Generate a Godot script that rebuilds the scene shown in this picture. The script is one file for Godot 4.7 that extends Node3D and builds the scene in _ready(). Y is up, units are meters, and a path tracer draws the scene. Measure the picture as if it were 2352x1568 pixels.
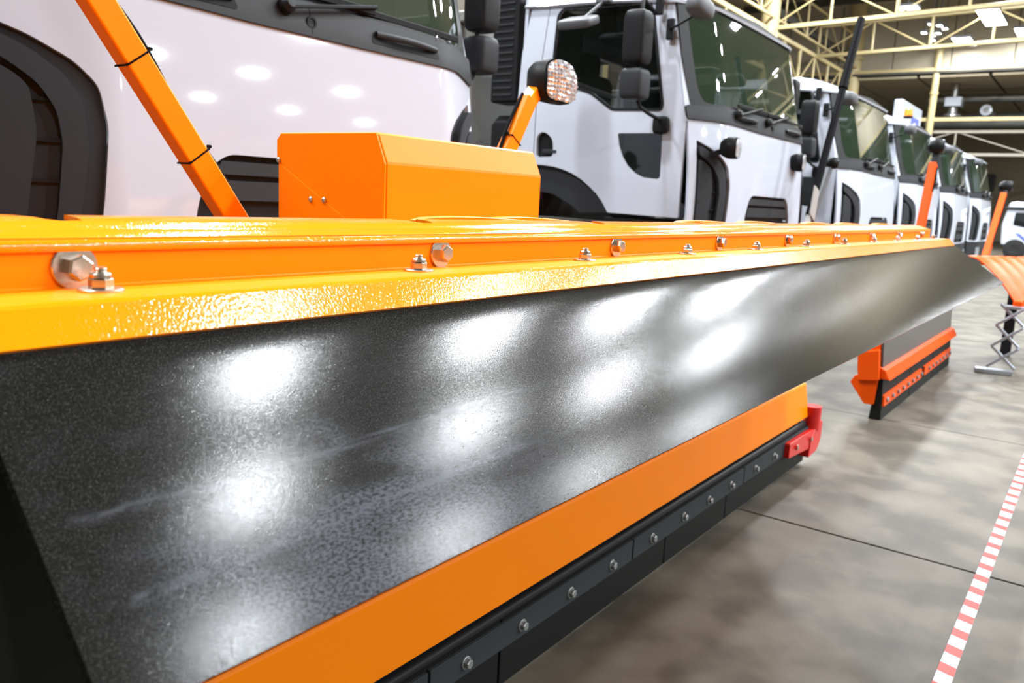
extends Node3D
# Snow plough in front of a row of white trucks in an exhibition hall. x runs along the row, y up, -z towards the trucks.

# ---------------------------------------------------------------- mesh builder
class MB:
	var v := PackedVector3Array()
	var n := PackedVector3Array()
	var uv := PackedVector2Array()
	var uv2 := PackedVector2Array()

	func tri(a: Vector3, b: Vector3, c: Vector3, na: Vector3, nb: Vector3, nc: Vector3, ua := Vector2.ZERO, ub := Vector2.ZERO, uc := Vector2.ZERO) -> void:
		var g := (b - a).cross(c - a)
		if g.length_squared() < 1e-18:
			return
		if g.dot(na + nb + nc) > 0.0:
			v.append_array([a, c, b]); n.append_array([na, nc, nb]); uv.append_array([ua, uc, ub])
		else:
			v.append_array([a, b, c]); n.append_array([na, nb, nc]); uv.append_array([ua, ub, uc])

	func ftri(a: Vector3, b: Vector3, c: Vector3, out: Vector3) -> void:
		var g := (b - a).cross(c - a).normalized()
		if g.dot(out) < 0.0:
			g = -g
		tri(a, b, c, g, g, g)

	func fquad(a: Vector3, b: Vector3, c: Vector3, d: Vector3, out: Vector3) -> void:
		ftri(a, b, c, out)
		ftri(a, c, d, out)

	func squad(a: Vector3, b: Vector3, c: Vector3, d: Vector3, na: Vector3, nb: Vector3, nc: Vector3, nd: Vector3) -> void:
		tri(a, b, c, na, nb, nc)
		tri(a, c, d, na, nc, nd)

	# box with chamfered, softly shaded edges
	func box(xf: Transform3D, size: Vector3, r := 0.004) -> void:
		var h := size * 0.5
		r = minf(r, minf(h.x, minf(h.y, h.z)) * 0.9)
		var P := func(s: Vector3, ax: int) -> Vector3:
			var p := s * (h - Vector3(r, r, r))
			p[ax] = s[ax] * h[ax]
			return xf * p
		var N := func(s: Vector3, ax: int) -> Vector3:
			var q := Vector3.ZERO
			q[ax] = s[ax]
			return (xf.basis * q).normalized()
		for ax in 3:
			var b := (ax + 1) % 3
			var c := (ax + 2) % 3
			for sg in [-1.0, 1.0]:
				var cs := []
				for k in [[-1.0, -1.0], [1.0, -1.0], [1.0, 1.0], [-1.0, 1.0]]:
					var s := Vector3.ZERO
					s[ax] = sg; s[b] = k[0]; s[c] = k[1]
					cs.append(P.call(s, ax))
				var s2 := Vector3.ZERO
				s2[ax] = sg
				var nn: Vector3 = N.call(s2, ax)
				squad(cs[0], cs[1], cs[2], cs[3], nn, nn, nn, nn)
			for sb in [-1.0, 1.0]:
				for sc in [-1.0, 1.0]:
					var s := Vector3.ZERO
					s[ax] = -1.0; s[b] = sb; s[c] = sc
					var t := s
					t[ax] = 1.0
					squad(P.call(s, b), P.call(t, b), P.call(t, c), P.call(s, c), N.call(s, b), N.call(s, b), N.call(s, c), N.call(s, c))
		for sx in [-1.0, 1.0]:
			for sy in [-1.0, 1.0]:
				for sz in [-1.0, 1.0]:
					var s := Vector3(sx, sy, sz)
					tri(P.call(s, 0), P.call(s, 1), P.call(s, 2), N.call(s, 0), N.call(s, 1), N.call(s, 2))

	func bx(c: Vector3, size: Vector3, r := 0.004) -> void:
		box(Transform3D(Basis.IDENTITY, c), size, r)

	# bar of rectangular section from a to b; up says which way the height goes
	func bar(a: Vector3, b: Vector3, w: float, hgt: float, up := Vector3.UP, r := 0.004) -> void:
		var z := (b - a).normalized()
		var x := up.cross(z)
		if x.length() < 1e-4:
			x = Vector3.RIGHT.cross(z)
		x = x.normalized()
		var y := z.cross(x)
		box(Transform3D(Basis(x, y, z), (a + b) * 0.5), Vector3(w, hgt, (b - a).length()), r)

	func tube(pts: Array, r: float, k := 10, caps := true) -> void:
		var rings := []
		var nrm := []
		var prev := Vector3.ZERO
		for i in pts.size():
			var d: Vector3 = (pts[mini(i + 1, pts.size() - 1)] - pts[maxi(i - 1, 0)]).normalized()
			var x: Vector3
			if i == 0:
				x = d.cross(Vector3.UP if absf(d.y) < 0.9 else Vector3.RIGHT).normalized()
			else:
				x = (prev - d * prev.dot(d)).normalized()
			prev = x
			var y := d.cross(x)
			var ring := []
			var rn := []
			for j in k:
				var a := TAU * j / k
				var q := x * cos(a) + y * sin(a)
				rn.append(q)
				ring.append(pts[i] + q * r)
			rings.append(ring)
			nrm.append(rn)
		for i in pts.size() - 1:
			for j in k:
				var m := (j + 1) % k
				squad(rings[i][j], rings[i][m], rings[i + 1][m], rings[i + 1][j], nrm[i][j], nrm[i][m], nrm[i + 1][m], nrm[i + 1][j])
		if caps:
			for e in [0, pts.size() - 1]:
				var d: Vector3 = (pts[0] - pts[1]) if e == 0 else (pts[e] - pts[e - 1])
				for j in k:
					ftri(pts[e], rings[e][j], rings[e][(j + 1) % k], d)

	# surface of revolution round local y; prof is a list of (radius, y); hard corners are split by repeating a point
	func lathe(xf: Transform3D, prof: Array, k := 16, flat := false, turn := 0.0) -> void:
		for i in prof.size() - 1:
			var p: Vector2 = prof[i]
			var q: Vector2 = prof[i + 1]
			var t := q - p
			if t.length() < 1e-7:
				continue
			var m := Vector2(t.y, -t.x).normalized()
			for j in k:
				var a := TAU * j / k + turn
				var b := TAU * (j + 1) / k + turn
				var mid := (a + b) * 0.5
				var dir := func(an: float, pr: Vector2) -> Vector3: return xf * Vector3(cos(an) * pr.x, pr.y, sin(an) * pr.x)
				var nr := func(an: float) -> Vector3: return (xf.basis * Vector3(cos(an) * m.x, m.y, sin(an) * m.x)).normalized()
				var n1: Vector3 = nr.call(mid if flat else a)
				var n2: Vector3 = nr.call(mid if flat else b)
				squad(dir.call(a, p), dir.call(b, p), dir.call(b, q), dir.call(a, q), n1, n2, n2, n1)

	# polygon in local xy pushed from z = 0 to z = depth, its edges chamfered by r
	func prism(xf: Transform3D, poly: PackedVector2Array, depth: float, r := 0.003) -> void:
		if Geometry2D.is_polygon_clockwise(poly):
			poly.reverse()
		var k := poly.size()
		var ins := PackedVector2Array()
		for i in k:
			var e1 := (poly[i] - poly[(i + k - 1) % k]).normalized()
			var e2 := (poly[(i + 1) % k] - poly[i]).normalized()
			var n1 := Vector2(-e1.y, e1.x)
			var n2 := Vector2(-e2.y, e2.x)
			var m := n1 + n2
			ins.append(poly[i] + m * (r / maxf(0.3, m.dot(n1))))
		var tr := Geometry2D.triangulate_polygon(ins)
		var B := xf.basis
		var zs := [[0.0, r, -1.0], [depth, depth - r, 1.0]]
		for z in zs:
			var nz: Vector3 = (B * Vector3(0, 0, z[2])).normalized()
			for i in range(0, tr.size(), 3):
				var q := []
				for j in 3:
					var p := ins[tr[i + j]]
					q.append(xf * Vector3(p.x, p.y, z[0]))
				tri(q[0], q[1], q[2], nz, nz, nz)
			for i in k:
				var j := (i + 1) % k
				var e := (poly[j] - poly[i]).normalized()
				var no := (B * Vector3(e.y, -e.x, 0)).normalized()
				squad(xf * Vector3(ins[i].x, ins[i].y, z[0]), xf * Vector3(ins[j].x, ins[j].y, z[0]), xf * Vector3(poly[j].x, poly[j].y, z[1]), xf * Vector3(poly[i].x, poly[i].y, z[1]), nz, nz, no, no)
		for i in k:
			var j := (i + 1) % k
			var e := (poly[j] - poly[i]).normalized()
			var no := (B * Vector3(e.y, -e.x, 0)).normalized()
			squad(xf * Vector3(poly[i].x, poly[i].y, r), xf * Vector3(poly[j].x, poly[j].y, r), xf * Vector3(poly[j].x, poly[j].y, depth - r), xf * Vector3(poly[i].x, poly[i].y, depth - r), no, no, no, no)

	# curved panel: polygon (with holes) in a plane of parameters, carried to space by f, thickness th behind the face that looks along out
	func sheet(outline: PackedVector2Array, holes: Array, f: Callable, cell: Vector2, th: float, out: Vector3, off := 0.0) -> void:
		var lo := outline[0]
		var hi := outline[0]
		for p in outline:
			lo = lo.min(p)
			hi = hi.max(p)
		var cache := {}
		var at := func(p: Vector2) -> Array:
			var key := Vector2i((p * 20000.0).round())
			if cache.has(key):
				return cache[key]
			var e := 0.002
			var a: Vector3 = f.call(p + Vector2(e, 0)) - f.call(p - Vector2(e, 0))
			var b: Vector3 = f.call(p + Vector2(0, e)) - f.call(p - Vector2(0, e))
			var nn := a.cross(b).normalized()
			if nn.dot(out) < 0.0:
				nn = -nn
			var r := [f.call(p) + nn * off, nn]
			cache[key] = r
			return r
		var nx := maxi(1, ceili((hi.x - lo.x) / cell.x))
		var ny := maxi(1, ceili((hi.y - lo.y) / cell.y))
		var st := (hi - lo) / Vector2(nx, ny)
		for i in nx:
			for j in ny:
				var c := lo + Vector2(i, j) * st
				var parts: Array = Geometry2D.intersect_polygons(outline, PackedVector2Array([c, c + Vector2(st.x, 0), c + st, c + Vector2(0, st.y)]))
				for h in holes:
					var nxt := []
					for p in parts:
						for r in Geometry2D.clip_polygons(p, h):
							if not Geometry2D.is_polygon_clockwise(r):
								nxt.append(r)
					parts = nxt
				for p in parts:
					var tr := Geometry2D.triangulate_polygon(p)
					for k in range(0, tr.size(), 3):
						var a: Array = at.call(p[tr[k]])
						var b: Array = at.call(p[tr[k + 1]])
						var d: Array = at.call(p[tr[k + 2]])
						tri(a[0], b[0], d[0], a[1], b[1], d[1], p[tr[k]], p[tr[k + 1]], p[tr[k + 2]])
						if th > 0.0:
							tri(a[0] - a[1] * th, b[0] - b[1] * th, d[0] - d[1] * th, -a[1], -b[1], -d[1], p[tr[k]], p[tr[k + 1]], p[tr[k + 2]])
		if th <= 0.0:
			return
		for loop in [outline] + holes:
			var hole: bool = not (loop == outline)
			var ccw := not Geometry2D.is_polygon_clockwise(loop)
			for i in loop.size():
				var p: Vector2 = loop[i]
				var q: Vector2 = loop[(i + 1) % loop.size()]
				var steps := maxi(1, ceili(maxf(absf(q.x - p.x) / cell.x, absf(q.y - p.y) / cell.y)))
				for s in steps:
					var a: Array = at.call(p.lerp(q, float(s) / steps))
					var b: Array = at.call(p.lerp(q, float(s + 1) / steps))
					var mid := p.lerp(q, (s + 0.5) / steps)
					var e := (q - p).normalized()
					var o2 := Vector2(e.y, -e.x) * (1.0 if ccw else -1.0) * (-1.0 if hole else 1.0)
					var dir: Vector3 = f.call(mid + o2 * 0.004) - f.call(mid)
					fquad(a[0], b[0], b[0] - b[1] * th, a[0] - a[1] * th, dir)

	func done() -> ArrayMesh:
		var arr := []
		arr.resize(Mesh.ARRAY_MAX)
		arr[Mesh.ARRAY_VERTEX] = v
		arr[Mesh.ARRAY_NORMAL] = n
		arr[Mesh.ARRAY_TEX_UV] = uv
		if uv2.size() == v.size():
			arr[Mesh.ARRAY_TEX_UV2] = uv2
		var m := ArrayMesh.new()
		m.add_surface_from_arrays(Mesh.PRIMITIVE_TRIANGLES, arr)
		return m

# ---------------------------------------------------------------- scene helpers
const EYE := Vector3(0, 1.32, 0)
var M := {}
var used := {}
var main_duct: MeshInstance3D

func numbered(s: String) -> String:
	var k: int = used.get(s, 0)
	used[s] = k + 1
	return s if k == 0 else "%s_%03d" % [s, k]

func part(called: String, mb, mat: Material, parent: Node, off := Vector3.ZERO) -> MeshInstance3D:
	var o := MeshInstance3D.new()
	o.name = called
	o.mesh = mb.done() if mb is MB else mb
	o.material_override = mat
	o.position = off
	parent.add_child(o, true)
	return o

func tag(o: Node, label: String, category := "", group := "", kind := "") -> Node:
	if label: o.set_meta("label", label)
	if category: o.set_meta("category", category)
	if group: o.set_meta("group", group)
	if kind: o.set_meta("kind", kind)
	return o

func thing(called: String, label: String, category: String, at := Vector3.ZERO, group := "", kind := "") -> Node3D:
	var o := Node3D.new()
	o.name = numbered(called)
	o.position = at
	add_child(o)
	tag(o, label, category, group, kind)
	return o

func solo(called: String, mb, mat: Material, label: String, category: String, group := "", kind := "") -> MeshInstance3D:
	var o := part(numbered(called), mb, mat, self)
	tag(o, label, category, group, kind)
	return o

func V2(a: Array) -> PackedVector2Array:
	var p := PackedVector2Array()
	for i in range(0, a.size(), 2):
		p.append(Vector2(a[i], a[i + 1]))
	return p

# round the corners of a polygon
func soft(p: PackedVector2Array, r: float, k := 4) -> PackedVector2Array:
	var o := PackedVector2Array()
	for i in p.size():
		var a := p[(i + p.size() - 1) % p.size()]
		var b := p[i]
		var c := p[(i + 1) % p.size()]
		var rr := minf(r, minf(a.distance_to(b), b.distance_to(c)) * 0.45)
		var s := b + (a - b).normalized() * rr
		var e := b + (c - b).normalized() * rr
		for j in k + 1:
			var t := float(j) / k
			o.append(s.lerp(b, t).lerp(b.lerp(e, t), t))
	return o

func T(x: Vector3, y: Vector3, z: Vector3, o: Vector3) -> Transform3D:
	return Transform3D(Basis(x, y, z), o)

# frame for a cross-section drawn as (q, y), q the distance behind the eye's plane, pushed along +x from x0
func section(x0: float) -> Transform3D:
	return T(Vector3(0, 0, -1), Vector3.UP, Vector3.RIGHT, Vector3(x0, 0, 0))

func mat(c: Color, rough := 0.5, metal := 0.0, coat := 0.0) -> StandardMaterial3D:
	var m := StandardMaterial3D.new()
	m.albedo_color = c
	m.roughness = rough
	m.metallic = metal
	if coat > 0.0:
		m.clearcoat_enabled = true
		m.clearcoat = coat
		m.clearcoat_roughness = 0.08
	return m

func lin(r: float, g: float, b: float) -> Color:
	return Color(r, g, b).linear_to_srgb()

func noise_tex(freq: float, seed_: int, w: int, ramp: Array, oct := 4, normal := 0.0, kind := FastNoiseLite.TYPE_SIMPLEX_SMOOTH) -> NoiseTexture2D:
	var f := FastNoiseLite.new()
	f.noise_type = kind
	f.seed = seed_
	f.frequency = freq
	f.fractal_octaves = oct
	var t := NoiseTexture2D.new()
	t.width = w
	t.height = w
	t.seamless = true
	t.noise = f
	if normal > 0.0:
		t.as_normal_map = true
		t.bump_strength = normal
	if ramp.size():
		var g := Gradient.new()
		var off := PackedFloat32Array()
		var col := PackedColorArray()
		for i in range(0, ramp.size(), 2):
			off.append(ramp[i])
			col.append(ramp[i + 1])
		g.offsets = off
		g.colors = col
		t.color_ramp = g
	return t

func triplanar(m: StandardMaterial3D, s: float, world := false) -> void:
	m.uv1_triplanar = true
	m.uv1_world_triplanar = world
	m.uv1_scale = Vector3(s, s, s)

func materials() -> void:
	# paint with the fine orange-peel of powder coating
	var peel := noise_tex(0.06, 3, 512, [], 2, 5.0)
	M.orange = mat(lin(0.95, 0.235, 0.001), 0.36)
	M.orange.metallic_specular = 0.22
	M.gloss = mat(lin(0.95, 0.25, 0.001), 0.10)
	M.gloss.metallic_specular = 0.4
	M.gloss.normal_enabled = true
	M.gloss.normal_texture = peel
	M.gloss.normal_scale = 0.2
	triplanar(M.gloss, 9.0)
	M.orange2 = mat(lin(0.74, 0.075, 0.002), 0.4)
	M.orange2.metallic_specular = 0.25
	M.red = mat(lin(0.62, 0.012, 0.008), 0.35)
	M.white = mat(lin(0.54, 0.575, 0.66), 0.06)
	M.plastic = mat(lin(0.030, 0.032, 0.036), 0.5)
	M.plastic2 = mat(lin(0.013, 0.0135, 0.015), 0.45)
	M.black = mat(lin(0.006, 0.006, 0.007), 0.6)
	M.cable = mat(lin(0.005, 0.005, 0.006), 0.5)
	M.steel = mat(lin(0.62, 0.56, 0.50), 0.26, 1.0)
	M.zinc = mat(lin(0.48, 0.52, 0.60), 0.34, 0.9)
	M.galv = mat(lin(0.33, 0.33, 0.33), 0.3, 0.75)
	M.plate = mat(lin(0.10, 0.098, 0.092), 0.3, 0.5)
	M.grey = mat(lin(0.10, 0.105, 0.115), 0.5)
	M.tyre = mat(lin(0.012, 0.012, 0.012), 0.8)
	M.bolt = mat(lin(0.30, 0.32, 0.32), 0.45, 0.6)
	M.retain = mat(lin(0.035, 0.042, 0.046), 0.6)
	M.body = mat(lin(0.22, 0.215, 0.195), 0.5)
	M.lens = mat(lin(0.58, 0.62, 0.68), 0.12, 0.6)
	M.lamp = mat(lin(0.9, 0.9, 0.9), 0.3)
	M.amber = mat(lin(0.9, 0.24, 0.01), 0.2)
	M.blue = mat(lin(0.09, 0.12, 0.42), 0.4)
	M.cream = mat(lin(0.43, 0.345, 0.17), 0.45)
	M.glass = mat(Color(0.22, 0.30, 0.23, 0.38), 0.02)
	M.glass.transparency = BaseMaterial3D.TRANSPARENCY_ALPHA
	M.tint = mat(Color(0.03, 0.05, 0.04, 0.85), 0.02)
	M.tint.transparency = BaseMaterial3D.TRANSPARENCY_ALPHA
	M.pane = mat(lin(0.006, 0.008, 0.007), 0.04)
	M.bracket = mat(lin(0.36, 0.35, 0.33), 0.5)
	M.tapewhite = mat(lin(0.75, 0.75, 0.77), 0.4)
	M.tapered = mat(lin(0.62, 0.02, 0.012), 0.4)
	M.wall = mat(lin(0.34, 0.30, 0.225), 0.75)
	M.wallback = mat(lin(0.32, 0.29, 0.24), 0.8)
	M.roof = mat(lin(0.42, 0.36, 0.25), 0.85)
	M.annex = mat(lin(0.32, 0.27, 0.185), 0.8)
	M.dark = mat(lin(0.05, 0.045, 0.038), 0.8)
	M.seat = mat(lin(0.012, 0.013, 0.013), 0.9)

	# concrete: broad cloudy stains under a finer mottling
	M.floor = mat(Color.WHITE, 0.5)
	M.floor.albedo_texture = noise_tex(0.012, 11, 1024, [0.0, lin(0.038, 0.032, 0.023), 0.36, lin(0.066, 0.056, 0.040), 0.55, lin(0.105, 0.091, 0.066), 1.0, lin(0.155, 0.138, 0.106)], 6)
	M.floor.roughness = 0.55
	triplanar(M.floor, 0.16, true)

	# sheet rubber: near-black, gritty, with pale specks; dust wiped along it lies on the second uv set
	M.rubber = mat(Color.WHITE, 1.0)
	M.rubber.albedo_texture = noise_tex(0.13, 21, 1024, [0.0, lin(0.006, 0.006, 0.0055), 0.70, lin(0.009, 0.0088, 0.0080), 0.77, lin(0.018, 0.017, 0.016), 0.82, lin(0.20, 0.19, 0.18), 1.0, lin(0.5, 0.48, 0.45)], 2)
	M.rubber.roughness = 0.118
	M.rubber.normal_enabled = true
	M.rubber.normal_texture = noise_tex(0.11, 9, 1024, [], 3, 6.0)
	M.rubber.normal_scale = 0.055
	for tx in [M.rubber.albedo_texture, M.rubber.normal_texture]:
		tx.seamless = false
	M.rubber.metallic_specular = 0.3
	triplanar(M.rubber, 7.0)
	M.rubber.detail_enabled = true
	M.rubber.detail_uv_layer = BaseMaterial3D.DETAIL_UV_2
	M.rubber.detail_blend_mode = BaseMaterial3D.BLEND_MODE_MIX
	M.rubber.detail_albedo = dust_texture()
	M.scraper = mat(lin(0.010, 0.011, 0.010), 0.55)
	for k in ["plastic", "plastic2", "black", "cable", "scraper", "retain"]:
		M[k].metallic_specular = 0.28
	M.cable.metallic_specular = 0.15

const FLAP_LEN := 4.7

func dust_texture() -> ImageTexture:
	var w := 2048
	var h := 512
	var cloud := FastNoiseLite.new()
	cloud.seed = 4
	cloud.frequency = 0.010
	cloud.fractal_octaves = 5
	var fine := FastNoiseLite.new()
	fine.seed = 14
	fine.frequency = 0.16
	fine.fractal_octaves = 3
	var wipe := FastNoiseLite.new()
	wipe.seed = 24
	wipe.frequency = 0.02
	wipe.fractal_octaves = 3
	var px := PackedByteArray()
	px.resize(w * h * 4)
	for j in h:
		var t := (j + 0.5) / h          # 0 at the top edge of the sheet, 1 at its lower edge
		for i in w:
			var u := (i + 0.5) / w
			var s := u * u * FLAP_LEN    # metres from the near end
			var a := 0.02 * maxf(0.0, wipe.get_noise_2d(i * 0.12, j * 2.4))
			# the dusty lower corner at the near end
			var near := smoothstep(0.42, 0.90, t + 0.4 * cloud.get_noise_2d(i * 0.8, j)) * smoothstep(0.02, 0.12, s) * (1.0 - smoothstep(0.32, 0.62, s))
			a += 0.9 * near * clampf(0.60 + 1.1 * fine.get_noise_2d(i, j), 0.0, 1.0)
			# a paler haze that fades along the sheet
			a += 0.06 * smoothstep(0.1, 0.5, cloud.get_noise_2d(i * 0.4 + 900.0, j * 0.8)) * (0.5 + fine.get_noise_2d(i, j + 700))
			# two long wipe marks
			for k in 2:
				var t0 := 0.505 + 0.02 * sin(s * 9.0) if k == 0 else 0.735 + 0.015 * sin(s * 7.0 + 1.0)
				var along := smoothstep(0.01, 0.05, s) * (1.0 - smoothstep(0.35, 0.75, s))
				a += 0.5 * along * exp(-pow((t - t0) / 0.016, 2.0)) * clampf(0.5 + 1.3 * wipe.get_noise_2d(i * 0.7, j * 3.0), 0.0, 1.0)
			var o := (j * w + i) * 4
			px[o] = 82
			px[o + 1] = 84
			px[o + 2] = 91
			px[o + 3] = int(clampf(a, 0.0, 0.85) * 255.0)
	return ImageTexture.create_from_image(Image.create_from_data(w, h, false, Image.FORMAT_RGBA8, px))

# ---------------------------------------------------------------- the scene
func _ready() -> void:
	# camera: 1870 px focal length in a 2352 x 1568 frame, 10 degrees down, rolled 2.9 degrees
	var yaw := deg_to_rad(35.85)
	var pitch := deg_to_rad(10.07)
	var roll := deg_to_rad(2.9)
	var fw := Vector3(cos(yaw) * cos(pitch), -sin(pitch), -sin(yaw) * cos(pitch))
	var rt := Vector3(sin(yaw), 0, cos(yaw))
	var up := rt.cross(fw)
	var cam := Camera3D.new()
	cam.name = "camera"
	var lens := CameraAttributesPhysical.new()
	lens.frustum_focal_length = 41.0
	lens.frustum_focus_distance = 1.2
	lens.exposure_aperture = 11.0
	cam.attributes = lens
	add_child(cam)
	cam.transform = Transform3D(Basis(rt * cos(roll) + up * sin(roll), up * cos(roll) - rt * sin(roll), -fw), EYE)
	cam.near = 0.05
	cam.far = 300.0
	cam.keep_aspect = Camera3D.KEEP_HEIGHT
	cam.fov = rad_to_deg(2.0 * atan(784.0 / 1870.0))
	cam.current = true
	var we := WorldEnvironment.new()
	we.name = "hall_environment"
	var env := Environment.new()
	env.background_mode = Environment.BG_COLOR
	env.background_color = Color.BLACK
	env.tonemap_mode = Environment.TONE_MAPPER_LINEAR
	env.tonemap_exposure = 1.5
	env.sdfgi_enabled = true
	env.ssao_enabled = true
	env.ssil_enabled = true
	we.environment = env
	add_child(we)
	materials()
	lamps()
	hall()
	plough()
	cover_box()
	headlight_arms()
	trucks()
	other_ploughs()
	small_things()

# ---------------------------------------------------------------- lamps
func lamp_fixture(at: Vector3, size: Vector2, energy: float, label: String, group: String, hang := 0.0) -> void:
	var t := thing("ceiling_lamp", label, "lamp", at, group)
	var b := MB.new()
	b.bx(Vector3(0, 0.07, 0), Vector3(size.x + 0.06, 0.1, size.y + 0.06), 0.015)
	part("housing", b, M.grey, t)
	var g := MB.new()
	var gx := size.x / 2
	var gz := size.y / 2
	g.fquad(Vector3(-gx, 0.015, -gz), Vector3(gx, 0.015, -gz), Vector3(gx, 0.015, gz), Vector3(-gx, 0.015, gz), Vector3.DOWN)
	part("lamp_glow", g, M.glow, t)
	if hang > 0.0:
		var h := MB.new()
		h.tube([Vector3(0, 0.12, 0), Vector3(0, hang, 0)], 0.02, 6)
		part("suspension_rod", h, M.grey, t)
	if energy <= 0.0:
		return
	var l := AreaLight3D.new()
	l.name = "lamp_light"
	l.area_size = size
	l.area_normalize_energy = true
	l.light_energy = energy
	l.light_color = Color(0.965, 0.985, 1.0)
	l.shadow_enabled = true
	l.area_range = 80.0
	l.area_attenuation = 2.0
	l.transform = Transform3D(Basis(Vector3.RIGHT, -PI / 2), Vector3(0, -0.01, 0))
	t.add_child(l)

func lamps() -> void:
	M.glow = mat(Color.WHITE, 0.5)
	M.glow.emission_enabled = true
	M.glow.emission = Color(1.0, 0.985, 0.98)
	M.glow.emission_energy_multiplier = 6.0
	var e := 26.0
	var nth := ["first", "second", "third", "fourth", "fifth", "sixth", "seventh"]
	var rows := [[2.6, "row over the aisle nearest the ploughs", [6.4, 11.0, 15.9, 22.0, 29.0, 36.0]], [4.35, "middle row over the aisle", [6.4, 11.0, 15.9, 22.0, 29.0, 36.0]], [6.6, "outer row over the aisle", [6.4, 11.0, 15.9, 22.0]], [-3.4, "row above the truck fronts", [-3.0, 3.0, 9.0, 15.0, 21.0, 28.0]], [-7.6, "row above the truck bodies", [-1.0, 7.0, 15.0, 24.0]], [10.5, "row on the far side of the aisle", [-2.0, 6.0, 14.0, 23.0]]]
	for r in rows:
		var k := 0
		for x in r[2]:
			lamp_fixture(Vector3(minf(x * 1.165, 40.5), 10.3, r[0] * 1.165), Vector2(0.72, 0.58), 1.34 * e * {2.6: 1.0, 4.35: 0.95, 6.6: 0.8, -3.4: 1.8, -7.6: 2.2, 10.5: 2.4}[r[0]] * (0.9 if x > 25.0 else 1.0), "square floodlight, %s from near end in the %s" % [nth[k], r[1]], "floodlights in the " + r[1], 0.7)
			k += 1
	for r in [[20.0, "row halfway across the hall", [9.0, 14.0, 19.0, 25.0]], [28.0, "row by the far side wall", [15.0, 21.0, 27.0, 34.0]]]:
		var k := 0
		for x in r[2]:
			lamp_fixture(Vector3(x, 10.3, r[0]), Vector2(0.8, 0.7), 1.3 * e, "square floodlight, %s from near end in the %s" % [nth[k], r[1]], "floodlights in the " + r[1], 0.7)
			k += 1
	# the large panels seen at the top right
	lamp_fixture(Vector3(37.4, 9.0, -5.0), Vector2(3.0, 0.75), e, "longest bright lamp panel, at the upper right of the picture", "", 1.9)
	lamp_fixture(Vector3(40.6, 9.0, -4.1), Vector2(1.7, 0.75), e * 0.6, "bright lamp panel beyond the longest one, at the edge of the picture", "", 1.9)
	lamp_fixture(Vector3(40.6, 8.75, -6.35), Vector2(2.0, 0.7), e * 0.6, "bright lamp panel right beside the cream pole top", "", 2.2)
	lamp_fixture(Vector3(34.6, 9.0, -7.45), Vector2(0.7, 0.7), e * 0.6, "small square lamp shining alone near the top edge under the roof", "", 1.9)
	for k in 2:
		lamp_fixture(Vector3(51.0 + k * 7.0, 7.3, 6.0), Vector2(0.8, 0.6), e * 1.8, "floodlight in the lower far bay, %s one beyond the beam" % ["first", "second"][k], "floodlights in the far bay", 0.25)
	# a cluster of narrow lamps
	var c := Vector3(39.0, 8.95, -7.25)
	for k in 7:
		lamp_fixture(c + Vector3(k * 0.36 - 1.08, 0.16 * sin(k * 1.9), 0.35 * cos(k * 1.7)), Vector2(0.34, 0.2), e * 0.6 if k == 3 else 0.0, "narrow lamp, %s from the left in the fanned cluster beside the cream pole" % nth[k], "fanned lamp cluster", 1.9)

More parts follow.
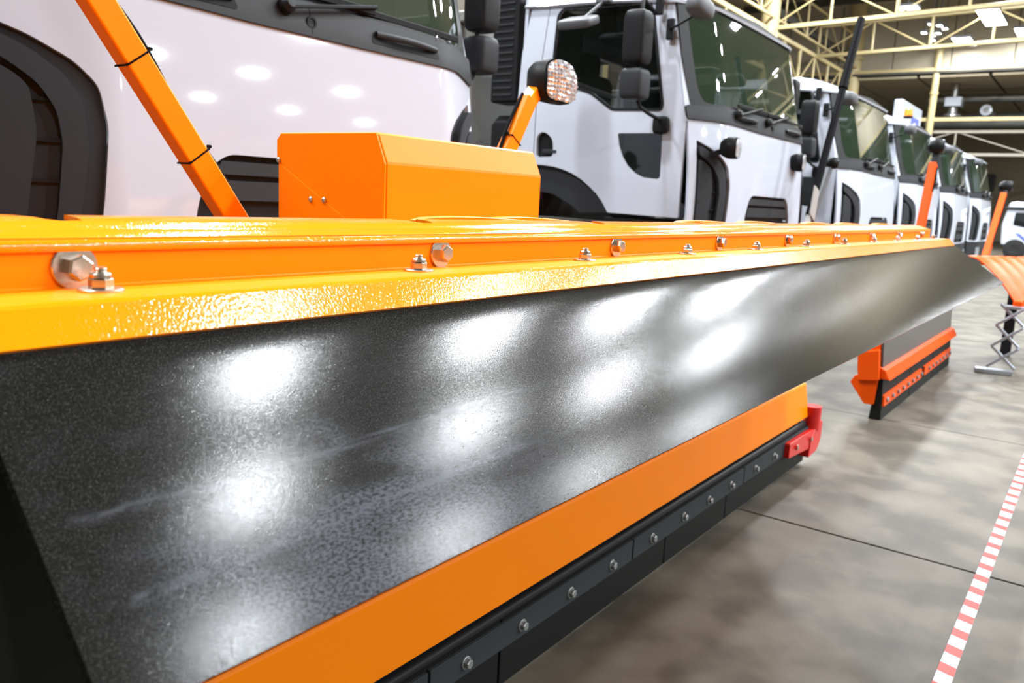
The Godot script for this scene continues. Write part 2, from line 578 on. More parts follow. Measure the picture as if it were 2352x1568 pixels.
# ---------------------------------------------------------------- hall
func hall() -> void:
	# floor: a dark bed and slabs with open joints
	var f := thing("floor", "bare stained concrete floor of the exhibition hall", "floor", Vector3.ZERO, "", "structure")
	var b := MB.new()
	b.bx(Vector3(24, -0.16, 7.5), Vector3(82, 0.3, 51), 0.0)
	part("floor_bed", b, M.dark, f)
	var xs := [-17.0, -10.0, -5.6, -3.3, -1.05, 1.2, 3.42, 5.68, 8.0, 10.3, 12.6, 15.0, 20.0, 26.0, 34.0, 44.0, 65.0]
	var zs := [-18.0, -9.0, -3.4, 2.6, 8.0, 20.0, 33.0]
	for i in xs.size() - 1:
		for j in zs.size() - 1:
			var s := MB.new()
			var w: float = xs[i + 1] - xs[i] - 0.012
			var d: float = zs[j + 1] - zs[j] - 0.01
			s.bx(Vector3((xs[i] + xs[i + 1]) / 2, -0.02, (zs[j] + zs[j + 1]) / 2), Vector3(w, 0.04, d), 0.004)
			part("slab", s, M.floor, f)
	# walls
	wall("wall_back", Vector3(24, 5.5, -17.15), Vector3(82, 11, 0.3), M.wallback, "long beige-grey hall wall behind the trucks")
	wall("wall_front", Vector3(24, 5.5, 32.15), Vector3(82, 11, 0.3), M.wall, "hall wall along the aisle side")
	wall("wall_near", Vector3(-17.15, 5.5, 7.5), Vector3(0.3, 11, 49.6), M.wall, "near end wall of the hall")
	wall("wall_far", Vector3(64.15, 4.0, 7.5), Vector3(0.3, 8, 49.6), M.annex, "brown end wall of the lower bay")
	var ce := MB.new()
	ce.bx(Vector3(12.9, 11.1, 7.5), Vector3(60.4, 0.2, 50), 0.0)
	solo("ceiling", ce, M.roof, "brown underside of the hall roof", "ceiling", "", "structure")
	# white panelled wall above the far beam: separate panels with joints
	var up := thing("wall_upper", "pale panelled wall above the cream beam at the far end", "wall", Vector3(42.3, 9.4, -1), "", "structure")
	for k in 20:
		var s := MB.new()
		s.bx(Vector3(0, 0, -14.6 + k * 2.45), Vector3(0.16, 3.3, 2.42), 0.02)
		part("wall_panel", s, M.wall, up)
	# lower bay behind it
	var lo := thing("ceiling_lower", "panelled brown ceiling of the lower bay beyond the beam", "ceiling", Vector3(53, 7.62, -1), "", "structure")
	for i in 5:
		for k in 17:
			var s := MB.new()
			s.bx(Vector3(-8.8 + i * 4.4, 0, -14.5 + k * 2.9), Vector3(4.36, 0.12, 2.78), 0.02)
			part("ceiling_panel", s, M.annex, lo)
	var dk := MB.new()
	dk.bx(Vector3(0, 0.16, 8.5), Vector3(22.3, 0.1, 50), 0.0)
	part("ceiling_deck", dk, M.dark, lo)
	# columns
	column(Vector3(30.5, 0, -11.2), 0.33, 8.9, "thick cream column rising behind the second truck")
	column(Vector3(42.2, 0, -11.2), 0.36, 11.0, "cream corner column where the roof truss meets the far wall")
	column(Vector3(42.0, 0, -7.5), 0.15, 8.8, "slim cream pole standing before the far wall beam")
	column(Vector3(18.5, 0, -11.2), 0.33, 8.9, "cream column hidden mostly behind the first two trucks")
	# trusses
	truss("roof_truss", Vector3(18.5, 7.75, -11.2), Vector3(42, 7.75, -11.2), 1.35, 12, 0.15, "cream roof truss running along the hall behind the truck row")
	truss("roof_truss", Vector3(18.5, 9.45, -11.0), Vector3(42, 9.45, -11.0), 1.3, 9, 0.09, "slimmer cream truss above the long one under the roof")
	for z in [[30.5, "cream cross tie that springs from the thick column"], [36.5, "cream cross tie passing over the lamp cluster"]]:
		truss("cross_truss", Vector3(z[0], 9.0, -11.2), Vector3(z[0], 9.4, 6.0), 1.2, 8, 0.13, z[1])
	beam("far_beam", Vector3(42, 7.86, -16), Vector3(42, 7.86, 15), 0.24, "cream horizontal beam under the pale upper wall")
	beam("far_beam", Vector3(42.1, 5.72, -8.0), Vector3(42.1, 5.72, 15), 0.16, "second cream beam, lower down across the far bay opening")
	truss("far_truss", Vector3(42.4, 5.2, -9.5), Vector3(42.4, 5.2, 15), 1.0, 8, 0.12, "dim brown truss under the lower cream beam", M.wallback)
	beam("brace_beam", Vector3(42.5, 9.3, -11), Vector3(42.5, 7.95, -3), 0.12, "thin cream brace across the pale upper wall")
	# dark purlins under the roof
	for k in 6:
		beam("purlin", Vector3(18 + k * 4.4, 10.75, -16), Vector3(18 + k * 4.4, 10.75, -8.5), 0.28, "dark purlin under the brown roof behind the truss", "dark purlins", M.dark)
	beam("cable_tray", Vector3(18, 8.75, -11.6), Vector3(42, 8.75, -11.6), 0.3, "black cable tray running between the two cream trusses", "", M.dark)
	# ducts in the far bay
	for d in [[6.05, 0.34, "silver ventilation duct across the far bay"], [7.1, 0.2, "thinner silver duct high in the far bay"]]:
		var s := MB.new()
		s.tube([Vector3(46, d[0], -8.4), Vector3(46, d[0], 14)], d[1], 14)
		for k in 8:
			s.tube([Vector3(46, d[0], -7 + k * 2.6), Vector3(46, d[0], -6.92 + k * 2.6)], d[1] + 0.03, 14)
		var du := solo("ventilation_duct", s, M.galv, d[2], "duct")
		if d[1] > 0.3:
			main_duct = du

func wall(called: String, c: Vector3, s: Vector3, m: Material, label: String) -> void:
	var b := MB.new()
	b.bx(c, s, 0.0)
	solo(called, b, m, label, "wall", "", "structure")

func column(at: Vector3, r: float, h: float, label: String) -> void:
	var t := thing("column", label, "column", at, "", "structure")
	var b := MB.new()
	b.tube([Vector3.ZERO, Vector3(0, h, 0)], r, 18)
	part("shaft", b, M.cream, t)
	for y in [h * 0.78, h - 0.05]:
		var c := MB.new()
		c.tube([Vector3(0, y - 0.06, 0), Vector3(0, y + 0.06, 0)], r * 1.22, 18)
		part("collar", c, M.cream, t)
	var p := MB.new()
	p.bx(Vector3(0, 0.02, 0), Vector3(r * 3, 0.04, r * 3), 0.005)
	part("base_plate", p, M.cream, t)

func beam(called: String, a: Vector3, b: Vector3, w: float, label: String, group := "", m: Material = null) -> void:
	var s := MB.new()
	s.bar(a, b, w, w, Vector3.UP, 0.01)
	solo(called, s, m if m else M.cream, label, "beam", group, "structure")

func truss(called: String, a: Vector3, b: Vector3, h: float, bays: int, w: float, label: String, m: Material = null) -> void:
	if m == null: m = M.cream
	var t := thing(called, label, "truss", a, "", "structure")
	var L := b - a
	var up := Vector3(0, -h, 0)
	for o in [Vector3.ZERO, up]:
		var s := MB.new()
		s.bar(o, o + L, w, w * 1.1, Vector3.UP, 0.02)
		part("chord", s, m, t)
	for i in bays + 1:
		var p := L * (float(i) / bays)
		var s := MB.new()
		s.tube([p, p + up], w * (0.5 if i % 2 == 0 else 0.36), 6)
		part("strut", s, m, t)
		if i < bays:
			var q := L * (float(i + 1) / bays)
			var d := MB.new()
			d.tube([p + (up if i % 2 == 0 else Vector3.ZERO), q + (Vector3.ZERO if i % 2 == 0 else up)], w * 0.26, 5, false)
			part("diagonal", d, m, t)

# ---------------------------------------------------------------- fasteners
func hex_mesh(r: float, h: float) -> ArrayMesh:
	var b := MB.new()
	var I := Transform3D.IDENTITY
	b.lathe(I, [Vector2(r, 0), Vector2(r, h * 0.84)], 6, true)
	b.lathe(I, [Vector2(r, h * 0.84), Vector2(r * 0.84, h), Vector2(0, h)], 6, true)
	return b.done()

func washer_mesh(r: float, h: float) -> ArrayMesh:
	var b := MB.new()
	b.lathe(Transform3D.IDENTITY, [Vector2(r, 0), Vector2(r, h * 0.7)], 28)
	b.lathe(Transform3D.IDENTITY, [Vector2(r, h * 0.7), Vector2(r - h * 0.3, h), Vector2(0, h)], 28)
	return b.done()

# ---------------------------------------------------------------- the plough in front
const XL := -0.75
const XR := 4.27

func plough() -> void:
	var base := Vector3(1.75, 0, -1.15)
	var t := thing("snow_plough", "yellow-orange snow plough blade with a long black rubber deflector, closest to the camera", "snow plough", base)
	var o := -base
	var H := EYE.y
	# angle that carries the rubber: upright, ledge and drooping lip in one folded plate
	var pr := PackedVector2Array()
	var front := [Vector2(0.700, H - 0.052), Vector2(0.700, H - 0.0920), Vector2(0.6990, H - 0.0931), Vector2(0.697, H - 0.0934), Vector2(0.6175, H - 0.0918), Vector2(0.6135, H - 0.0926), Vector2(0.6105, H - 0.0950), Vector2(0.590, H - 0.1194)]
	for i in 5: pr.append(front[i])
	for p in [Vector2(0.6175, H - 0.0985), Vector2(0.702, H - 0.0985), Vector2(0.706, H - 0.094), Vector2(0.706, H - 0.052)]: pr.append(p)
	var b := MB.new()
	b.prism(section(XL), pr, XR + 0.01 - XL, 0.0006)
	var lb := MB.new()
	lb.prism(section(XL), PackedVector2Array([front[4], front[5], front[6], front[7], Vector2(0.5938, H - 0.1228), Vector2(0.615, H - 0.0985), Vector2(0.6175, H - 0.0985)]), XR + 0.01 - XL, 0.0006)
	part("bracket_lip", lb, M.gloss, t, o)
	part("deflector_bracket", b, M.orange, t, o)
	# rolled top rail with notches over the bolts
	var curve := Curve2D.new()
	curve.bake_interval = 0.0012
	for p in [Vector2(0.6965, H - 0.0632), Vector2(0.6945, H - 0.0595), Vector2(0.6965, H - 0.0555), Vector2(0.703, H - 0.0515), Vector2(0.713, H - 0.0480), Vector2(0.7205, H - 0.0462), Vector2(0.7265, H - 0.0432), Vector2(0.736, H - 0.0400), Vector2(0.750, H - 0.0375), Vector2(0.768, H - 0.0365)]:
		curve.add_point(p)
	var CL := curve.get_baked_length()
	var rail := func(p: Vector2) -> Vector3:
		var c := curve.sample_baked(clampf(p.y, 0.0, CL), true)
		return Vector3(p.x, c.y, -c.x)
	var outl := PackedVector2Array([Vector2(XL, 0.0), Vector2(XR - 0.03, 0.0), Vector2(XR - 0.012, 0.012), Vector2(XR - 0.03, CL)])
	for k in range(8, -3, -1):
		var xb := 0.335 + 0.4645 * k
		if xb > XR - 0.1 or xb < XL + 0.1:
			continue
		for q in [[0.034, 0.0], [0.0355, -0.003], [0.036, -0.030], [0.016, -0.032], [0.006, -0.026], [-0.010, -0.006], [-0.020, 0.0]]:
			outl.append(Vector2(xb - 0.008 + q[0], CL + q[1]))
	outl.append(Vector2(XL, CL))
	b = MB.new()
	b.sheet(outl, [], rail, Vector2(0.2, 0.0045), 0.004, Vector3(0, 1, 0.6))
	part("top_rail", b, M.gloss, t, o)
	# wavy upper edge of the moulded blade behind the rail
	b = MB.new()
	for w in [[0.845, 0.29, 0.0065, 0.80], [1.045, 0.25, 0.006, 0.83], [1.69, 0.33, 0.0065, 0.80], [2.085, 0.30, 0.006, 0.81], [2.60, 0.32, 0.0065, 0.80], [3.02, 0.32, 0.006, 0.81], [3.52, 0.34, 0.0065, 0.80]]:
		var pl := PackedVector2Array()
		pl.append(Vector2(w[0] + w[1], H - 0.10))
		pl.append(Vector2(w[0], H - 0.10))
		for i in 17:
			var s := i / 16.0
			pl.append(Vector2(w[0] + w[1] * s, H - 0.039 + w[2] * pow(sin(PI * pow(s, 0.62)), 0.8)))
		b = MB.new()
		b.prism(T(Vector3.RIGHT, Vector3.UP, Vector3.BACK, Vector3(0, 0, -w[3])), pl, 0.02, 0.002)
		part("blade_rib", b, M.orange, t, o)
	# curved blade
	var bc := Curve2D.new()
	bc.bake_interval = 0.01
	for p in [Vector2(0.772, H - 0.06), Vector2(0.86, H - 0.085), Vector2(0.99, H - 0.15), Vector2(1.12, H - 0.27), Vector2(1.22, H - 0.43), Vector2(1.27, H - 0.60), Vector2(1.26, H - 0.76), Vector2(1.21, H - 0.87)]:
		bc.add_point(p)
	var BL := bc.get_baked_length()
	var blade := func(p: Vector2) -> Vector3:
		var c := bc.sample_baked(clampf(p.y, 0.0, BL), true)
		return Vector3(p.x, c.y, -c.x)
	b = MB.new()
	b.sheet(V2([XL, 0, XR - 0.03, 0, XR - 0.03, BL, XL, BL]), [], blade, Vector2(1.0, 0.05), 0.012, Vector3(0, 0.2, 1))
	part("moldboard", b, M.orange, t, o)
	# lower edge plate in front of the blade foot
	b = MB.new()
	b.prism(section(XL), PackedVector2Array([Vector2(1.225, H - 0.872), Vector2(1.192, H - 0.881), Vector2(1.1865, H - 0.888), Vector2(1.158, H - 1.055), Vector2(1.170, H - 1.057), Vector2(1.200, H - 0.892), Vector2(1.228, H - 0.884)]), XR + 0.02 - XL, 0.002)
	part("edge_plate", b, M.orange, t, o)
	# dark carrier bar, retaining strips and scraper rubber
	b = MB.new()
	b.bar(Vector3(XL, H - 1.06, -1.205), Vector3(XR - 0.02, H - 1.06, -1.205), 0.05, 0.06)
	b.tube([Vector3(XL, H - 1.092, -1.172), Vector3(XR - 0.01, H - 1.092, -1.172)], 0.016, 10)
	part("carrier_bar", b, M.plastic2, t, o)
	var cut := [XL, -0.72 + 0.01, 0.30, 1.325, 2.34, 3.36, 4.30]
	for i in range(1, cut.size() - 1):
		b = MB.new()
		b.bx(Vector3((cut[i] + cut[i + 1]) / 2, H - 1.144, -1.153), Vector3(cut[i + 1] - cut[i] - 0.008, 0.074, 0.012), 0.002)
		part("retaining_strip", b, M.retain, t, o)
	var rc := [XL, 0.62, 1.62, 2.62, 3.20, 4.29]
	for i in rc.size() - 1:
		b = MB.new()
		b.bx(Vector3((rc[i] + rc[i + 1]) / 2, H - 1.195, -1.176), Vector3(rc[i + 1] - rc[i] - 0.006, 0.21, 0.034), 0.004)
		part("scraper_rubber", b, M.scraper, t, o)
	var sb := hex_mesh(0.0125, 0.012)
	var sw := washer_mesh(0.0175, 0.004)
	var fz := T(Vector3.RIGHT, Vector3.BACK, Vector3.DOWN, Vector3.ZERO)
	for x in [1.46, 1.70, 1.947, 2.195, 2.48, 2.74, 2.976, 3.21, 3.50, 3.75]:
		var w := part("scraper_bolt", sb, M.bolt, t)
		w.transform = Transform3D(fz.basis * Basis(Vector3.UP, x * 9.0), Vector3(x, H - 1.146, -1.143) - base)
		var ws := part("washer", sw, M.bolt, w, Vector3(0, -0.004, 0))
	# red corner marker at the far lower end
	var mk := Node3D.new()
	mk.name = "corner_marker"
	mk.position = o
	t.add_child(mk)
	mk.set_meta("label", "red corner shoe")
	b = MB.new()
	b.prism(T(Vector3.RIGHT, Vector3.UP, Vector3.BACK, Vector3(0, 0, -1.155)), soft(V2([3.90, 0.13, 4.31, 0.10, 4.32, 0.20, 3.90, 0.205]), 0.012), 0.034, 0.004)
	part("shoe_bar", b, M.red, mk)
	b = MB.new()
	b.tube([Vector3(4.33, 0.19, -1.15), Vector3(4.33, 0.315, -1.15)], 0.045, 18)
	b.prism(T(Vector3.RIGHT, Vector3.UP, Vector3.BACK, Vector3(0, 0, -1.17)), soft(V2([4.22, 0.06, 4.36, 0.07, 4.42, 0.12, 4.42, 0.225, 4.36, 0.235, 4.24, 0.17]), 0.015), 0.055, 0.004)
	part("shoe_post", b, M.red, mk)
	for x in [4.0, 4.235]:
		var w := part("shoe_bolt", sb, M.steel, mk)
		w.transform = Transform3D(fz.basis, Vector3(x, 0.168 - (x - 4.0) * 0.03, -1.120))
	# rubber deflector: hangs from under the lip, its far end cut on a slant
	b = MB.new()
	var nx := 90
	var ny := 18
	var top := Vector2(0.594, H - 0.1195)
	var bot := Vector2(0.420, H - 0.3085)
	var fl := func(u: float, w: float) -> Vector3:
		var x := lerpf(0.21, lerpf(4.30, 4.86, w), u)
		return Vector3(x, lerpf(top.y, bot.y, w), -lerpf(top.x, bot.x, w))
	var nn := func(w: float) -> Vector3: return Vector3(0, 0.667 + 0.16 * pow(maxf(0.0, 1.0 - w / 0.14), 1.5), 0.745).normalized()
	var th := 0.009
	for i in nx:
		for j in ny:
			var u := [pow(float(i) / nx, 1.6), pow(float(i + 1) / nx, 1.6)]
			var w := [float(j) / ny, float(j + 1) / ny]
			var c := [fl.call(u[0], w[0]), fl.call(u[1], w[0]), fl.call(u[1], w[1]), fl.call(u[0], w[1])]
			var k := [nn.call(w[0]), nn.call(w[0]), nn.call(w[1]), nn.call(w[1])]
			var before := b.v.size()
			var tx := [Vector2(u[0], w[0]), Vector2(u[1], w[0]), Vector2(u[1], w[1]), Vector2(u[0], w[1])]
			for q in [[0, 1, 2], [0, 2, 3]]:
				b.tri(c[q[0]], c[q[1]], c[q[2]], k[q[0]], k[q[1]], k[q[2]], tx[q[0]], tx[q[1]], tx[q[2]])
			for q in [[0, 1, 2], [0, 2, 3]]:
				b.tri(c[q[0]] - k[q[0]] * th, c[q[1]] - k[q[1]] * th, c[q[2]] - k[q[2]] * th, -k[q[0]], -k[q[1]], -k[q[2]])
	for i in nx:
		for w in [0.0, 1.0]:
			var p: Vector3 = fl.call(pow(float(i) / nx, 1.6), w)
			var q: Vector3 = fl.call(pow(float(i + 1) / nx, 1.6), w)
			var k: Vector3 = nn.call(w)
			b.fquad(p, q, q - k * th, p - k * th, Vector3(0, -1, 1) * (2 * w - 1))
	for j in ny:
		for u in [0.0, 1.0]:
			var p: Vector3 = fl.call(u, float(j) / ny)
			var q: Vector3 = fl.call(u, float(j + 1) / ny)
			var k: Vector3 = nn.call(float(j) / ny)
			b.fquad(p, q, q - k * th, p - k * th, Vector3(2 * u - 1, 0, 0))
	for p in b.uv:
		b.uv2.append(Vector2(sqrt(maxf(p.x, 0.0)), p.y))
	part("rubber_deflector", b, M.rubber, t, o)
	# clamping strip under the lip that holds the rubber
	b = MB.new()
	b.bar(Vector3(XL, H - 0.112, -0.635), Vector3(XR, H - 0.112, -0.635), 0.05, 0.02)
	part("clamp_strip", b, M.plastic2, t, o)
	# upper bolts through the upright, with broad washers
	var hb := hex_mesh(0.0112, 0.0115)
	var hw := washer_mesh(0.0195, 0.0032)
	for k in range(-2, 9):
		var x := 0.335 + 0.4645 * k
		if x < XL + 0.1 or x > XR - 0.05:
			continue
		var w := part("hex_bolt", hb, M.steel, t)
		w.transform = Transform3D(fz.basis * Basis(Vector3.UP, 0.35 + k * 1.3), Vector3(x, H - 0.0765, -0.6966) - base)
		part("washer", hw, M.steel, w, Vector3(0, -0.0033, 0))
		var mkm := MB.new()
		for i in 9:
			var a := i * 0.52 + 2.0
			if i == 3 or i == 4: continue
			mkm.box(Transform3D(Basis(Vector3.UP, -a), Vector3(cos(a) * 0.0072, 0.0116, sin(a) * 0.0072)), Vector3(0.0022, 0.0006, 0.0009 + 0.0005 * (i % 2)), 0.0002)
		part("head_mark", mkm, M.steel, w)
	# nuts on the ledge
	var nm := MB.new()
	nm.lathe(Transform3D.IDENTITY, [Vector2(0.0095, 0.0), Vector2(0.0098, 0.0012), Vector2(0.0098, 0.0072), Vector2(0.0088, 0.0086)], 6, true)
	nm.lathe(Transform3D.IDENTITY, [Vector2(0.0088, 0.0086), Vector2(0.0086, 0.0112), Vector2(0.0074, 0.0128), Vector2(0.0052, 0.0128)], 24)
	var nut := nm.done()
	var sm := MB.new()
	sm.lathe(Transform3D.IDENTITY, [Vector2(0.0052, 0.011), Vector2(0.0052, 0.0135), Vector2(0.0046, 0.0142), Vector2(0.0052, 0.0149), Vector2(0.0052, 0.0158), Vector2(0.0046, 0.0165), Vector2(0.0047, 0.0172), Vector2(0.0, 0.0174)], 20)
	var stud := sm.done()
	var nw := washer_mesh(0.0178, 0.0026)
	for k in range(-2, 12):
		var x := 0.337 + 0.3795 * k
		if x < XL + 0.1 or x > XR - 0.02:
			continue
		var w := part("lock_nut", nut, M.steel, t)
		w.transform = Transform3D(Basis(Vector3.UP, 0.4 + k * 0.8), Vector3(x, H - 0.0900, -0.660) - base)
		part("washer", nw, M.steel, w, Vector3(0, -0.0026, 0))
		part("stud", stud, M.steel, w)
	# push frame between blade and truck, on two skids
	b = MB.new()
	for x in [0.3, 1.2, 2.4, 3.6]:
		b = MB.new()
		b.prism(section(x), V2([1.24, 0.12, 1.335, 0.12, 1.335, 0.62, 1.285, 0.70]), 0.02, 0.002)
		part("blade_lug", b, M.orange, t, o)
	# black apron that closes the near end under the lip
	b = MB.new()
	b.prism(section(XL), V2([0.600, H - 0.124, 0.609, H - 0.124, 0.640, 0.62, 0.631, 0.62]), 1.08, 0.002)
	part("rubber_apron", b, M.scraper, t, o)

# ---------------------------------------------------------------- cover box behind the blade
func cover_box() -> void:
	var x0 := 1.347
	var x1 := 1.971
	var base := Vector3(1.66, 0.95, -1.54)
	var t := thing("cover_box", "orange sheet-metal cover box with a sloping front edge, standing behind the blade", "cover box", base)
	var H := EYE.y
	var b := MB.new()
	b.prism(section(x0 + 0.004), PackedVector2Array([Vector2(1.35, 0.95), Vector2(1.35, H + 0.058), Vector2(1.3515, H + 0.064), Vector2(1.379, H + 0.125), Vector2(1.386, H + 0.129), Vector2(1.73, H + 0.129), Vector2(1.73, 0.95)]), x1 - x0 - 0.004, 0.004)
	part("cover_shell", b, M.orange, t, -base)
	# near side plate with clipped corners and a raised triangular stiffener
	b = MB.new()
	b.prism(section(x0 - 0.002), PackedVector2Array([Vector2(1.352, 0.95), Vector2(1.352, H + 0.058), Vector2(1.382, H + 0.127), Vector2(1.72, H + 0.127), Vector2(1.735, H + 0.112), Vector2(1.735, H + 0.07), Vector2(1.728, H + 0.06), Vector2(1.728, 0.95)]), 0.006, 0.001)
	part("side_plate", b, M.orange, t, -base)
	b = MB.new()
	b.prism(section(x0 - 0.005), PackedVector2Array([Vector2(1.724, 0.95), Vector2(1.724, H + 0.055), Vector2(1.47, H - 0.075), Vector2(1.38, 0.95)]), 0.0035, 0.0008)
	part("stiffener", b, M.orange, t, -base)
	var s := MB.new()
	s.lathe(Transform3D.IDENTITY, [Vector2(0.0065, 0), Vector2(0.0065, 0.003), Vector2(0.004, 0.0055), Vector2(0, 0.006)], 12)
	var dome := s.done()
	for p in [Vector2(1.724, H + 0.062), Vector2(1.60, H - 0.031), Vector2(1.552, H - 0.031)]:
		var w := part("dome_screw", dome, M.zinc, t)
		w.transform = Transform3D(Basis(Vector3(0, 0, 1), PI / 2), Vector3(x0 - 0.004, p.y, -p.x) - base)
	# carrier the box stands on, between the push frame and the truck
	b = MB.new()
	b.bx(Vector3(1.66, 0.90, -1.54), Vector3(0.6, 0.1, 0.34), 0.01)
	for x in [1.45, 1.87]:
		b.bx(Vector3(x, 0.43, -1.54), Vector3(0.1, 0.86, 0.1), 0.01)
	part("carrier_stand", b, M.plastic2, t, -base)

# ---------------------------------------------------------------- headlights on arms
func lamp_head(t: Node3D, at: Vector3, yawdeg: float, s := 1.0) -> void:
	var h := Node3D.new()
	h.name = "headlight"
	h.transform = Transform3D(Basis(Vector3.UP, deg_to_rad(yawdeg)).scaled(Vector3(s, s, s)), at)
	t.add_child(h, true)
	# housing: rounded shell behind the lens
	var outl := soft(V2([-0.10, -0.075, 0.06, -0.08, 0.10, -0.055, 0.105, 0.02, 0.05, 0.075, -0.04, 0.085, -0.10, 0.06]), 0.05, 5)
	var b := MB.new()
	var rings := [[0.0, 1.0], [-0.035, 1.03], [-0.075, 0.97], [-0.105, 0.80], [-0.125, 0.52], [-0.132, 0.0]]
	for i in rings.size() - 1:
		for j in outl.size():
			var k := (j + 1) % outl.size()
			var P := func(ri: int, q: Vector2) -> Vector3: return Vector3(q.x * rings[ri][1], q.y * rings[ri][1], rings[ri][0])
			var N := func(ri: int, q: Vector2) -> Vector3: return Vector3(q.x / 0.1, q.y / 0.08, rings[ri][0] * 9.0 + 0.35).normalized()
			b.squad(P.call(i, outl[j]), P.call(i, outl[k]), P.call(i + 1, outl[k]), P.call(i + 1, outl[j]), N.call(i, outl[j]), N.call(i, outl[k]), N.call(i + 1, outl[k]), N.call(i + 1, outl[j]))
	b.prism(T(Vector3.RIGHT, Vector3.UP, Vector3.BACK, Vector3(0, 0, -0.03)), outl, 0.006, 0.001)
	part("lamp_housing", b, M.plastic2, h)
	# lens: many small mirror facets
	b = MB.new()
	var rng := RandomNumberGenerator.new()
	rng.seed = 77
	var ins := PackedVector2Array()
	for p in outl: ins.append(p * 0.95)
	var g := 0.016
	for i in range(-8, 8):
		for j in range(-7, 7):
			var cell := PackedVector2Array([Vector2(i, j) * g, Vector2(i + 1, j) * g, Vector2(i + 1, j + 1) * g, Vector2(i, j + 1) * g])
			for p in Geometry2D.intersect_polygons(ins, cell):
				var c := Vector2.ZERO
				for q in p: c += q
				c /= p.size()
				var z := func(q: Vector2) -> float: return 0.028 * (1.0 - pow(q.length() / 0.12, 2.0))
				var tip := Vector3(c.x + rng.randf_range(-0.004, 0.004), c.y + rng.randf_range(-0.004, 0.004), z.call(c) + rng.randf_range(0.002, 0.007))
				for k in p.size():
					var a: Vector2 = p[k]
					var d: Vector2 = p[(k + 1) % p.size()]
					b.ftri(Vector3(a.x, a.y, z.call(a)), Vector3(d.x, d.y, z.call(d)), tip, Vector3(0, 0, 1))
	part("lamp_lens", b, M.lens, h)

func headlight_arms() -> void:
	var z := -1.785
	var H := EYE.y
	for k in 2:
		var a := Vector3(1.46, 0.94, z) if k == 0 else Vector3(2.09, 0.94, z)
		var e := Vector3(0.885, 1.735, z) if k == 0 else Vector3(2.497, 1.672, z)
		if k == 1:
			a = Vector3(2.04, 0.94, z)
		var t := thing("headlight_post", "long orange lamp arm with a black cable, leaning across the first truck" if k == 0 else "short orange arm holding a clear headlight in front of the second truck's door", "lamp arm", Vector3(a.x, 0.94, z))
		var o := -t.position
		var d := (e - a).normalized()
		var side := Vector3(0, 0, 1).cross(d).normalized() * (-1.0 if k == 0 else 1.0)
		var b := MB.new()
		b.bar(a, e, 0.062, 0.05, Vector3(0, 0, 1), 0.007)
		b.bar(Vector3(a.x, 0, z), Vector3(a.x, 0.97, z), 0.08, 0.06, Vector3.RIGHT, 0.006)
		part("arm_tube", b, M.orange, t, o)
		# cable with ties
		var cs := -1.0 if k == 0 else 1.0
		var sd := d.cross(Vector3(0, 0, 1)).normalized() * (1.0 if k == 0 else -1.0)
		var pts := []
		var L := a.distance_to(e)
		for i in 25:
			var s := i / 24.0
			pts.append(a + d * (L * s) + sd * (0.036 + 0.006 * sin(s * 17.0)) + Vector3(0, 0, -0.004 + 0.004 * sin(s * 11.0)))
		b = MB.new()
		b.tube(pts, 0.0065, 8)
		part("cable", b, M.cable, t, o)
		for s in ([0.55, 0.80] if k == 0 else [0.79]):
			b = MB.new()
			var c: Vector3 = a + d * (L * s)
			b.bar(c - d * 0.0022, c + d * 0.0022, 0.068, 0.056, Vector3(0, 0, 1), 0.002)
			b.bx(c + sd * 0.042 + Vector3(0, 0, 0.012), Vector3(0.012, 0.008, 0.008), 0.002)
			part("cable_tie", b, M.cable, t, o)
		# bracket plate and lamp
		var lp := Vector3(0.70, 1.80, z) if k == 0 else Vector3(2.655, 1.752, z)
		b = MB.new()
		b.bar(e - d * 0.03, lp + Vector3(0.01 if k == 0 else -0.03, -0.02, -0.05), 0.05, 0.05, Vector3(0, 0, 1), 0.005)
		part("lamp_bracket", b, M.orange, t, o)
		lamp_head(t, lp - t.position + Vector3(0, 0, 0.03), -4.0, 0.96)

# ---------------------------------------------------------------- trucks
const W := 2.55

func bow(u: float) -> float:
	var t := clampf(absf(2.0 * u / W - 1.0), 0.0, 1.05)
	return 0.03 * t * t + 0.16 * pow(maxf(0.0, absf(u - W * 0.5) - (W * 0.5 - 0.42)) / 0.42, 1.3)

func face(p: Vector2) -> Vector3:
	var crown := 0.0576 - 0.09 * pow(clampf(p.y - 1.15, 0.0, 0.8), 2.0)
	return Vector3(p.x, p.y, -bow(p.x) - 0.24 * maxf(0.0, p.y - 1.95) + crown)

func mirror_x(p: PackedVector2Array) -> PackedVector2Array:
	var o := PackedVector2Array()
	for q in p: o.append(Vector2(W - q.x, q.y))
	o.reverse()
	return o

func shell(t: Node, called: String, poly: PackedVector2Array, holes: Array, f: Callable, out: Vector3, m: Material, cell := 0.07, th := 0.02, off := 0.0) -> MeshInstance3D:
	var b := MB.new()
	b.sheet(poly, holes, f, Vector2(cell, cell), th, out, off)
	return part(called, b, m, t)

